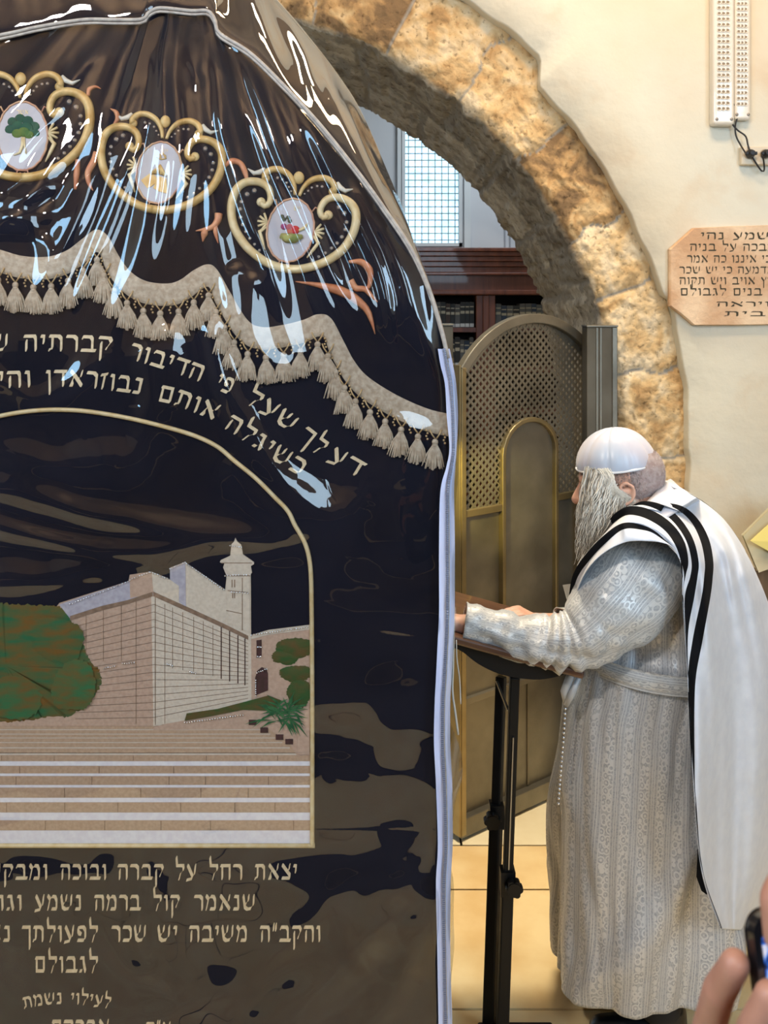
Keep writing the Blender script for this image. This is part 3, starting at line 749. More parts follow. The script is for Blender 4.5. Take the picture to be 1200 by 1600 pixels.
def fold_field(px, py):
    h = np.zeros(px.shape)
    for k, (path, w, amp) in enumerate(FOLDS):
        P_ = np.array(path, float); x0, y0 = P_.min(0)-4*w; x1, y1 = P_.max(0)+4*w
        m = (px > x0) & (px < x1) & (py > y0) & (py < y1)
        if not m.any(): continue
        d, t = seg_dist(px[m]+3*vn(px[m]/90, py[m]/90, k), py[m], path)
        w = w*1.3
        taper = np.clip(t/.12, 0, 1)*np.clip((1-t)/.25, 0, 1); taper = taper*taper*(3-2*taper)
        wv = w*(1+.35*vn(t*6, k*1.7))
        h[m] += amp*.001*np.exp(-(d/wv)**2)*taper*(1+.18*vn(t*5, k*3.1))
    # fine radiating pleats from the gathered neck
    a = np.arctan2(px-288, py+160); r = np.hypot(px-288, py+160)
    rad = vn(a*13, r/520, 4)*.0095
    fade = np.clip((640-py)/300, 0, 1)
    h += rad*fade
    # slack wrinkles
    h += .0085*fbm(px/170, py/120, 2, 8)*(.55+.45*np.clip((py-550)/300, 0, 1))
    low = np.clip((py-1290)/70, 0, 1)+.25*np.clip((py-600)/100, 0, 1)*(py < 1290)
    h += low*(.0046*fbm(px/85+1.2*vn(px/150, py/150, 3), py/110, 2, 12))
    mid = np.clip((py-880)/60, 0, 1)*np.clip((1310-py)/40, 0, 1)*np.clip((500-px)/40, 0, 1)
    h = h*(1-.86*mid)
    return h
def lean(y):
    return .13*np.clip((620-y)/620, 0, 1.3)**2
def cover_main():
    nx, ny = 400, 560
    s = np.linspace(0, 1, nx); t = np.linspace(0, 1, ny)
    Sg, Tg = np.meshgrid(s, t)
    # velvet
    def surf(x_in, step_x, step_y, fn, name, m):
        nx_, ny_ = step_x, step_y
        sx = np.linspace(0, 1, nx_); ty = np.linspace(0, 1, ny_); A, B = np.meshgrid(sx, ty)
        px = -520+A*(1220); y0 = seam_y(px); py = y0+(1760-y0)*B
        xe = edge_x(np.maximum(py, 560)); px = -520+A*(xe-x_in+520)
        y0 = seam_y(px); py = y0+(1760-y0)*B
        Yd = fn(px, py, xe)
        X, _, Z = px2(px, py, YC+lean(py)); Yd = Yd+lean(py)
        V = np.stack([X, Yd, np.maximum(Z, .012)], -1).reshape(-1, 3)
        i = np.arange(ny_-1)[:, None]*nx_+np.arange(nx_-1)[None]; Fc = np.stack([i, i+nx_, i+nx_+1, i+1], -1).reshape(-1, 4)
        return mk(name, V, Fc, m, tomb)
    vel = surf(0, 160, 120, lambda x, y, xe: YC+.05*np.clip((x-(xe-14))/14, 0, 1)**2, 'velvet_front', VELVET)
    def pl(x, y, xe):
        h = fold_field(x, y)
        topf = np.clip((y-seam_y(x))/14, 0, 1)
        return YC-.0135-np.maximum(h*topf+.004, -.004)+.012*np.clip((x-(xe-30))/20, 0, 1)**2
    surf(16, 620, 800, pl, 'vinyl_front', VINYL)
    # crown above the seam: velvet and vinyl, going back and up, then a back sheet
    def crown(name, m, off, rip, n1=300, n2=50):
        a = catmull(SEAM, n1); b = catmull(SILH, n1); v = []
        for i in range(n1):
            for j in range(n2):
                u = j/(n2-1)
                x = a[i,0]*(1-u)+b[i,0]*u; y = a[i,1]*(1-u)+b[i,1]*u
                l0 = float(lean(a[i,1])); d = YC+l0+(.27-.4*l0)*u**1.25
                bulge = math.sin(math.pi*min(u, 1))
                d += -.02*bulge
                X, Y, Z = px2(x, y, d)
                g = rip*bulge*(.013*float(vn(a[i,0]/48.+u*1.3, u*1.2, 7))+.003*float(vn(a[i,0]/22.+u*2, u*1.6, 9))+.014*float(vn(a[i,0]/110., u*1.6, 3)))
                v.append((X, Y-off-g, Z+off*.7*bulge+g*.4))
        f = [(i*n2+j, i*n2+j+1, (i+1)*n2+j+1, (i+1)*n2+j) for i in range(n1-1) for j in range(n2-1)]
        mk(name, v, f, m, tomb)
    crown('velvet_crown', VELVET, 0, 0, 120, 14)
    crown('vinyl_crown', VINYL, .014, 1, 460, 120)
    # back and right side sheets, down to the floor
    b = catmull(SILH, 100); v = []
    for q in b:
        X, Y, Z = px2(q[0], q[1], YC+.30); v += [(X, Y+.006, Z), (X, Y+.03, .01)]
    mk('velvet_back', v, [(2*i, 2*i+1, 2*i+3, 2*i+2) for i in range(99)], VELVET, tomb)
    v = []; ys = np.linspace(560, 1898, 30)
    for y in ys:
        X, _, Z = px2(float(edge_x(y)), y, YC); v += [(X-.004, YC+.045, max(Z, .01)), (X-.006, YC+.29, max(Z, .01))]
    mk('velvet_side', v, [(2*i, 2*i+1, 2*i+3, 2*i+2) for i in range(29)], VELVET, tomb)
    # piping on the seam
    pts = []
    sp = catmull(SEAM, 200)
    for q in sp: pts.append(px2(q[0], q[1], YC-.02+float(lean(q[1]))))
    mb = MB(); mb.tube(pts, .0042, 8); mb.tube([(p[0], p[1]-.0, p[2]-.008) for p in pts], .0032, 6)
    mb.build('seam_piping', PIPING, tomb, smooth=True)
    # zip
    Zp_ = [(545,684,703),(570,688,708),(600,695,713),(650,698,716),(700,702,714),(730,697,712),(767,688,710),(850,686,711),(950,686,711),(1000,684,709),(1060,681,706),(1100,679,704),(1160,678,704),(1225,681,707),(1319,684,708),(1381,681,705),(1475,683,704),(1537,684,705),(1600,685,707),(1700,685,707),(1860,686,708)]
    zz = catmull(Zp_, 220); n2 = 13; v = []; uvm = []
    for i, (y, xl, xr) in enumerate(zz):
        for j in range(n2):
            u = j/(n2-1); px = xl+(xr-xl)*u
            X, _, Z = px2(px, y, YC-.02+float(lean(y)))
            bul = .005*math.sin(math.pi*u)+.003*float(vn(i*.12, u*2.5, 6))+(.0022 if j in (3, 4, 9) else 0)
            v.append((X, YC-.022+float(lean(y))-bul+.010*u, max(Z, .012)))
    f = []; mi = []
    for i in range(len(zz)-1):
        for j in range(n2-1):
            a = i*n2+j; f.append((a, a+n2, a+n2+1, a+1)); mi.append(1 if j in (5, 7) else 0)
    mk('zip_tape', v, f, [ZIPT, PIPING], tomb, midx=mi)
    mb = MB()
    for i in range(0, len(zz)-1):
        for h in (0, .5):
            y = zz[i,0]*(1-h)+zz[i+1,0]*h; xl = zz[i,1]; xr = zz[i,2]; X, _, Z = px2(xl+(xr-xl)*.5, y, YC-.02)
            if Z < .02: continue
            mb.box((X-.0028, YC-.031, Z-.0012), (X+.0028, YC-.026, Z+.0012))
    mb.build('zip_teeth', ZIPT2, tomb)
    # clear flap outside the zip and the loose strands
    v = []; n = 120
    for i in range(n):
        y = 560+i*(1890-560)/(n-1); x0 = float(np.interp(y, zz[:,0], zz[:,2])); wv = 5+3*math.sin(y/37)+3*float(vn(y/50., 2))
        if 1140 < y < 1260: wv += 12*math.sin((y-1140)/120*math.pi)
        for j in range(5):
            u = j/4; X, Y, Z = px2(x0-2+wv*u, y, YC); v.append((X, YC-.018+.05*u+.006*math.sin(y/21.+u*3), max(Z, .012)))
    mk('vinyl_flap', v, [(i*5+j, i*5+j+5, i*5+j+6, i*5+j+1) for i in range(n-1) for j in range(4)], plastic_mat('clear_vinyl_edge', 1.5, 3.2, (.80,.82,.80), .12), tomb)
    CORD = M('white_cord', (.55,.54,.50), .7)
    for path, r in (([(709,975),(708,1040),(707,1080),(711,1110),(716,1148)], .0022), ([(713,1000),(714,1030),(718,1060),(720,1100)], .0012)):
        mb = MB(); mb.tube([px2(q[0], q[1], YC+.02) for q in catmull(path, 16)], r, 6); mb.build('loose_cord', CORD, tomb, smooth=True)
cover_main()

def on(px, py, off): 
    d = YC+float(lean(py)); X, _, Z = px2(px, py, d); return Vector((X, d-off, Z))
def patch(name, pts, m, off, parent, th=.0006, smooth_n=0):
    if smooth_n: pts = catmull(list(pts)+[pts[0]], smooth_n)[:-1]
    n = len(pts); v = [on(p[0], p[1], off+th) for p in pts]+[on(p[0], p[1], 0) for p in pts]
    f = [tuple(range(n))]+[(i, (i+1) % n, n+(i+1) % n, n+i) for i in range(n)]
    o = mk(name, v, f, m, parent, smooth=False); return o

def embroidered_picture():
    # stairs
    pic = tomb
    mb = MB(); 
    steps = [(1132,1139),(1139,1146),(1146,1152),(1152,1159),(1159,1167),(1167,1176),(1176,1188),(1188,1208),(1208,1226),(1226,1247),(1247,1270),(1270,1298),(1298,1317)]
    def left_edge(y): return -284
    def right_edge(y): return 484 if y > 1176 else np.interp(y, [1125, 1176], [392, 466])
    A = MB(); Bm = MB(); C = MB()
    def rect(mbx, x0, x1, y0, y1, off):
        n = 8
        for i in range(n):
            a = x0+(x1-x0)*i/n; b = x0+(x1-x0)*(i+1)/n
            mbx.add([on(a, y1, off), on(b, y1, off), on(b, y0, off), on(a, y0, off)], [(0,1,2,3)])
    rr = random.Random(4)
    rect(A, -284, 487, 1176, 1317, .0008); rect(A, -200, 470, 1128, 1177, .0008)
    for (a, b) in [(1132,1133.5),(1139,1140.5),(1146,1147.3),(1152,1153.2),(1159,1160.5),(1167,1169),(1176.5,1179.5)]:
        rect(Bm, left_edge(a), float(right_edge(a)), a, b, .0013)
    T2 = MB()
    for (a, b) in [(1189,1196),(1208,1212),(1226,1230),(1246,1253),(1269,1281),(1297,1317)]:
        rect(T2, -284, 487, a, b, .0014)
    for (a, b) in [(1180,1188),(1197,1208),(1213,1226),(1231,1246),(1254,1269),(1282,1297)]:
        x = -284+rr.uniform(10, 90)
        while x < 480:
            C.add([on(x, b, .0015), on(x+.9, b, .0015), on(x+.9, a, .0015), on(x, a, .0015)], [(0,1,2,3)]); x += rr.uniform(50, 130)
    st = A.build('embroidered_stairs', A_STEP, pic)
    Bm.build('stair_edge', A_TREADM, st); T2.build('stair_tread', A_TREAD, st); C.build('stair_joint', A_LINE, st)
    # main building
    L = patch('embroidered_building', [(-60,1010),(60,985),(93,942),(201,908),(203,898),(236,893),(243,930),(243,1134),(-60,1134)], A_WALL, .0010, pic)
    patch('parapet', [(93,944),(110,966),(240,928),(237,895),(222,898),(201,908)], A_GREY, .0016, L)
    patch('parapet', [(203,906),(204,934),(240,926),(237,893),(222,897)], A_WALL, .0019, L)
    R_ = patch('right_facade', [(236,893),(262,903),(266,906),(266,887),(289,878),(352,921),(355,896),(392,896),(393,1098),(289,1125),(240,1134)], A_WALLR, .0012, L)
    patch('gable_grey', [(266,905),(266,888),(290,879),(291,948),(280,940),(280,915)], A_GREY, .0019, L)  # grey thread patch on the gable
    patch('cornice_line', [(110,962),(160,946),(200,937),(239,924),(239,931),(200,943),(160,953),(110,969)], A_LINE, .0020, L)
    patch('cornice_line', [(240,924),(300,951),(350,974),(388,993),(388,999),(350,981),(300,958),(240,931)], A_LINE, .0021, L)
    mb = MB()
    def line(a, b, w=1.0, off=.0022):
        dx, dy = b[0]-a[0], b[1]-a[1]; q = math.hypot(dx, dy); nx, ny = -dy/q*w/2, dx/q*w/2
        mb.add([on(a[0]-nx, a[1]-ny, off), on(a[0]+nx, a[1]+ny, off), on(b[0]+nx, b[1]+ny, off), on(b[0]-nx, b[1]-ny, off)], [(0,1,2,3)])
    for i in range(1, 17):                     # courses
        t = i/17
        line((118, 969+t*163), (241, 932+t*200), .8)
        line((241, 932+t*200), (388, 999+t*97), .8)
    for x in (135,162,190,213): line((x, 962-(x-110)*.28), (x, 1032), .8)
    for x in (258,270,286,303,318,333): line((x, 935+(x-240)*.45), (x, 1038+(x-240)*.19), .8)
    for x in (243,): line((x, 932), (x, 1132), 1.2)
    line((213, 1032), (213, 1130), .8); line((258,1036),(258,1130), .8)
    mb.build('stone_joints', A_LINE, L)
    mb = MB()
    for x, a, b in ((346,979,1060),(359,985,1064),(372,992,1067),(383,997,1070)): line((x,a),(x,b), 1.6, .0024)
    mb.build('pilaster_line', A_DARK, L)
    # minaret
    Tn = patch('embroidered_tower', [(354,898),(349,886),(351,880),(344,878),(345,875),(360,868),(362,850),(366,846),(368,840),(371,846),(377,851),(380,866),(397,878),(397,881),(392,884),(394,894),(390,900),(391,988),(356,972)], A_WALLR, .0026, pic)
    mb = MB()
    for a, b in (((346,879),(394,879)),((351,899),(391,899)),((356,922),(388,925)),((354,953),(378,958)),((379,902),(379,984))): line(a, b, 1.3, .0034)
    for x, a, b in ((363,905,917),(367,905,917),(364,926,934),(367,926,934)): line((x,a),(x,b), 1.8, .0034)
    mb.build('tower_line', A_LINE, Tn)
    # right wing
    Rw = patch('embroidered_side_wing', [(391,992),(420,986),(484,979),(484,1180),(464,1180),(452,1160),(392,1120)], A_WALL, .0009, pic)
    patch('wing_roof', [(393,992),(420,984),(484,976),(484,983),(420,991),(393,998)], A_WALLR, .0018, Rw)
    patch('wing_window', [(401,1000),(409,999),(409,1026),(401,1027)], A_DARK, .0018, Rw)
    patch('wing_doorway', [(399,1086),(399,1058),(402,1048),(409,1042),(416,1044),(419,1052),(419,1078)], A_DARK, .0018, Rw)
    patch('end_block', [(465,1137),(484,1136),(484,1178),(465,1178)], A_WALL, .0024, Rw)
    # bushes
    def fuzzy(cx, cy, rx, ry, seed, n=90, amp=.09):
        o = []
        for i in range(n):
            a = 2*math.pi*i/n; r = 1+.13*float(vn(3+math.cos(a)*1.6, 3+math.sin(a)*1.6, seed))+random.uniform(-amp, amp)*.5
            o.append((cx+rx*r*math.cos(a), cy+ry*r*math.sin(a)))
        return o
    def dome(name, pts, m, off, parent, h=.006, rings=7):
        n = len(pts); cx = sum(p[0] for p in pts)/n; cy = sum(p[1] for p in pts)/n; v = []; f = []
        for k in range(rings+1):
            t = k/rings
            for p in pts:
                r = 1-t*.97; v.append(on(cx+(p[0]-cx)*r, cy+(p[1]-cy)*r, off+h*math.sin(t*math.pi/2)))
        for k in range(rings):
            for i in range(n): f.append((k*n+i, k*n+(i+1) % n, (k+1)*n+(i+1) % n, (k+1)*n+i))
        f.append(tuple(rings*n+i for i in range(n)))
        return mk(name, v, f, m, parent)
    tr = [(-120,1080),(-130,1010),(-80,962),(-20,944),(20,943),(55,945),(90,946),(105,958),(118,980),(130,1003),(140,1030),(155,1046),(159,1062),(150,1085),(138,1100),(120,1112),(105,1119),(85,1120),(60,1122),(35,1126),(0,1127),(-50,1125),(-100,1110)]
    o_ = catmull(tr+[tr[0]], 260)[:-1]; o_ = [(p[0]+random.uniform(-1.6,1.6), p[1]+random.uniform(-2,2)) for p in o_]
    t0 = dome('embroidered_tree', o_, A_TREE, .002, pic, .0055); A_TREEB = art('embroidered_foliage_light', (.03,.13,.05), (.13,.08,.02), 24, (1,1,3.0))
    o2 = fuzzy(22, 1078, 46, 42, 5); dome('tree_clump', o2, A_TREEB, .0055, t0, .003, 4)
    o2 = fuzzy(85, 1000, 44, 38, 6); dome('tree_clump', o2, A_TREE, .0055, t0, .003, 4)
    o2 = fuzzy(118, 1070, 36, 40, 7); dome('tree_clump', o2, A_TREEB, .0055, t0, .003, 4)
    patch('low_wall', [(240,1136),(289,1122),(392,1094),(470,1128),(470,1138),(240,1140)], A_WALL, .0011, pic)
    for cx, cy, rx, ry, s in ((460,1012,30,18,1),(445,1026,22,12,2),(462,1052,26,14,3),(468,1080,18,24,4)):
        dome('embroidered_bush', fuzzy(cx, cy, rx, ry, s, 70, .12), A_TREE2, .0022, pic, .0025, 4)
    patch('embroidered_hedge', [(289,1125),(292,1114),(340,1107),(386,1095),(420,1086),(440,1094),(430,1110),(380,1108),(330,1118)], A_TREE2, .0024, pic, .0012)
    mb = MB()
    for i in range(46):
        a = math.radians(random.uniform(-70, 250)); ln = random.uniform(26, 52)
        c = (436+random.uniform(-8, 24), 1112+random.uniform(-6, 14)); e = (c[0]+ln*math.cos(a), c[1]-ln*.8*math.sin(a)-abs(math.cos(a))*2)
        e = (min(e[0], 482), min(e[1], 1152)); dx, dy = e[0]-c[0], e[1]-c[1]; q = math.hypot(dx, dy)+1e-6; nx, ny = -dy/q*1.7, dx/q*1.7; o = .004+i*.00004
        md = ((c[0]+e[0])/2, (c[1]+e[1])/2-3)
        mb.add([on(*c, o), on(md[0]+nx, md[1]+ny, o), on(*e, o), on(md[0]-nx, md[1]-ny, o)], [(0,1,2,3)])
    mb.build('embroidered_palm', A_PALM, pic)
    for a, b in ((389,1124),(407,1136),(431,1147),(446,1154)):
        patch('step_block', [(a,b),(a+12,b),(a+12,b+8),(a,b+8)], A_DARK, .0022, Rw)
    # sparkle beads
    mb = MB()
    def beads(a, b, n):
        for i in range(n):
            t = i/(n-1); mb.ball(on(a[0]+(b[0]-a[0])*t, a[1]+(b[1]-a[1])*t+random.uniform(-.5,.5), .0040), .0017, 6)
    for a, b, n in (((110,943),(201,908),22),((204,905),(234,893),9),((236,893),(262,903),8),((266,888),(290,878),8),((292,880),(350,920),20),((352,899),(390,897),10),((362,924),(388,926),7),((393,991),(480,979),22),((400,1062),(400,1086),8),((402,1050),(417,1044),6),((289,1128),(380,1116),24),((262,1037),(270,1039),4),((297,1049),(306,1051),4),((163,1043),(180,1040),6),((192,1036),(210,1034),6),((360,852),(378,854),6),((403,1010),(408,1010),3),((403,1025),(408,1025),3)): beads(a, b, n)
    mb.build('sparkle_bead', GEM, pic, smooth=True, kind='stuff')
    # gold frame round the picture
    arc = [(488,1320),(488,1100),(487,950),(485,885),(477,849),(461,820),(450,798),(430,777),(400,747),(367,720),(339,697),(300,679),(240,662),(180,649),(120,641),(60,641),(0,650),(-60,668),(-120,690),(-180,722),(-230,765),(-262,810),(-280,870),(-284,950),(-284,1100),(-284,1320)]
    c = catmull(arc, 300); mb = MB(); mb.tube([on(q[0], q[1], .003) for q in c], .0046, 8)
    mb.tube([on(-288, 1320, .003), on(100, 1320, .003), on(492, 1320, .003)], .0044, 8)
    mb.build('gold_frame', GOLDL, pic, smooth=True)
embroidered_picture()

def lettering():
    def word_on(path, word, x0, x1, h, par=tomb):
        c = catmull(path, 200)
        # start parameter where path x = x0
        i0 = int(np.argmin(np.abs(c[:,0]-x0))); i1 = int(np.argmin(np.abs(c[:,0]-x1)))
        L = np.r_[0, np.cumsum(np.linalg.norm(np.diff(c, axis=0), axis=1))]
        w = max(L[i1]-L[i0], 5)
        a0 = c[max(i0-4,0)]; a1 = c[min(i1+4, 199)]
        def place(s, y, off):
            q = L[i0]+s; px = np.interp(q, L, c[:,0]); py = np.interp(q, L, c[:,1])
            pa = np.interp(q-16, L, c[:,0]), np.interp(q-16, L, c[:,1]); pb = np.interp(q+16, L, c[:,0]), np.interp(q+16, L, c[:,1])
            dx, dy = pb[0]-pa[0], pb[1]-pa[1]; k = math.hypot(dx, dy); nx, ny = -dy/k, dx/k   # up for leftward travel
            if ny > 0: nx, ny = -nx, -ny
            return on(px+nx*y, py+ny*y, .0004+off)
        write(word, place, h, 'embroidered_word', LETTER, par, .0018, (.12,.19), .16, w)
    p1 = [(590,770),(557,745),(503,715),(470,690),(423,654),(380,628),(333,606),(300,592),(255,577),(200,560),(170,552),(100,549),(35,549),(0,549),(-80,552)]
    for w, a, b in (('דע',557,505),('לך',500,460),('שעל',452,378),('פי',358,332),('הדיבור',313,196),('קברתיה',173,32),('שם',14,-40)): word_on(p1, w, a, b, 27)
    p2 = [(500,765),(465,742),(430,721),(400,701),(370,681),(345,666),(335,658),(300,643),(270,632),(240,625),(220,617),(180,611),(140,606),(100,604),(48,605),(-60,608)]
    for w, a, b in (('כשיגלה',466,345),('אותם',334,243),('נבוזראדן',219,67),('והיו',48,-22)): word_on(p2, w, a, b, 27)
    lines = [(1374, 25, [('יצאת',465,395),('רחל',379,323),('על',308,271),('קברה',255,181),('ובוכה',166,90),('ומבקשת',74,-42)]),
             (1422, 25, [('שנאמר',397,300),('קול',283,236),('ברמה',219,143),('נשמע',129,50),('וגו',35,-6)]),
             (1471, 26, [('והקב"ה',503,402),('משיבה',388,293),('יש',278,243),('שכר',228,170),('לפעולתך',153,31),('נאם',16,-45)]),
             (1519, 26, [('לגבולם',152,52)]), (1620, 28, [('אברהם',169,77)]), (1616, 20, [('ע"ה',266,226)])]
    for y, h, ws in lines:
        pth = [(560,y),(200,y),(0,y),(-200,y)]
        for w, a, b in ws: word_on(pth, w, a, b, h)
    pth = [(200,1578),(172,1575),(140,1570),(97,1568),(60,1571),(20,1580)]
    for w, a, b in (('לעילוי',172,108),('נשמת',97,36)): word_on(pth, w, a, b, 18)
lettering()

def fringe():
    top = [(-260,410),(-200,400),(-150,362),(-100,398),(-50,405),(-20,385),(0,390),(36,400),(75,401),(105,391),(129,373),(150,359),(168,368),(186,400),(204,424),(228,439),(261,443),(282,437),(303,422),(324,413),(339,421),(360,457),(387,500),(410,511),(440,508),(473,500),(497,491),(517,497),(537,533),(553,563),(573,587),(607,610),(640,627),(673,640),(703,647)]
    c = catmull(top, 340); n2 = 9; v = []
    low = []
    for i, p in enumerate(c):
        a = c[max(i-7,0)]; b = c[min(i+7, len(c)-1)]; dx, dy = b-a; k = math.hypot(dx, dy); nx, ny = -dy/k, dx/k
        nx, ny = nx*.55, (ny+.55); k = math.hypot(nx, ny); nx /= k; ny /= k
        w = 35
        for j in range(n2):
            u = j/(n2-1); off = .0035+(.0012 if (i % 2) ^ (j % 2) else 0)+(.001 if j in (0, n2-1) else 0)
            if j == 0 or j == n2-1: off = .001
            v.append(on(p[0]+nx*w*u, p[1]+ny*w*u, off))
        low.append((p[0]+nx*w, p[1]+ny*w))
    f = [(i*n2+j, i*n2+j+1, (i+1)*n2+j+1, (i+1)*n2+j) for i in range(len(c)-1) for j in range(n2-1)]
    band = mk('fringe_band', v, f, FRINGE, tomb)
    # tassels at equal steps along the lower edge
    low = np.array(low); L = np.r_[0, np.cumsum(np.linalg.norm(np.diff(low, axis=0), axis=1))]
    rt = random.Random(2)
    def tassel(x, y, k, lean):
        sc = 1.0
        t = MB(); o0 = .0055+.0012*(k % 2)
        # cord loops, knot, skirt
        for sg in (-1, 1):
            t.tube([on(x+sg*9, y-4, .004), on(x+sg*6, y+3, o0+.001), on(x+sg*1, y+10, o0)], .0016, 5, 1)
        t.ball(on(x+lean*3, y+15, o0+.0005), .0068, 8, 0, (1,.62,1))
        t.ball(on(x+lean*4, y+20, o0), .0062, 8, 0, (1,.62,.7))
        n = 13
        for i in range(n):
            a = (i/(n-1)-.5)*2; ln = 37+rt.uniform(-3, 3)-abs(a)*3
            for lay in range(2):
                aa = a*(1-.25*lay)+rt.uniform(-.05,.05)
                p0 = on(x+lean*4+aa*3.5, y+20, o0+.001); p1 = on(x+lean*8+aa*11, y+34, o0+.002*(lay)+.0015*(1-a*a)); p2 = on(x+lean*13+aa*(17+rt.uniform(-1,1)), y+20+ln, o0+.002*lay)
                t.tube([p0, (p0+p1)/2+Vector((0,-.0006,0)), p1, p2], [.0012,.0019,.0022,.0010], 5, 0, False)
        t.build('tassel', [FRINGE, FRINGEB], tomb, smooth=True)
    s = 16; k = 0
    while s < L[-1]-4:
        x = float(np.interp(s, L, low[:,0])); y = float(np.interp(s, L, low[:,1]))
        if x > -250: tassel(x, y-3, k, rt.uniform(-.25,.25)+(-.25 if x > 540 else 0))
        k += 1; s += 28
    # braided drops between the tassels
    mb = MB(); s = 2
    while s < L[-1]:
        x = float(np.interp(s, L, low[:,0])); y = float(np.interp(s, L, low[:,1]))
        if x > -250:
            for i in range(4): mb.ball(on(x+(1 if i % 2 else -1)*.9, y-2+i*4.5, .0035), .0024, 6)
        s += 28
    mb.build('fringe_drop', FRINGEB, tomb, smooth=True)
fringe()

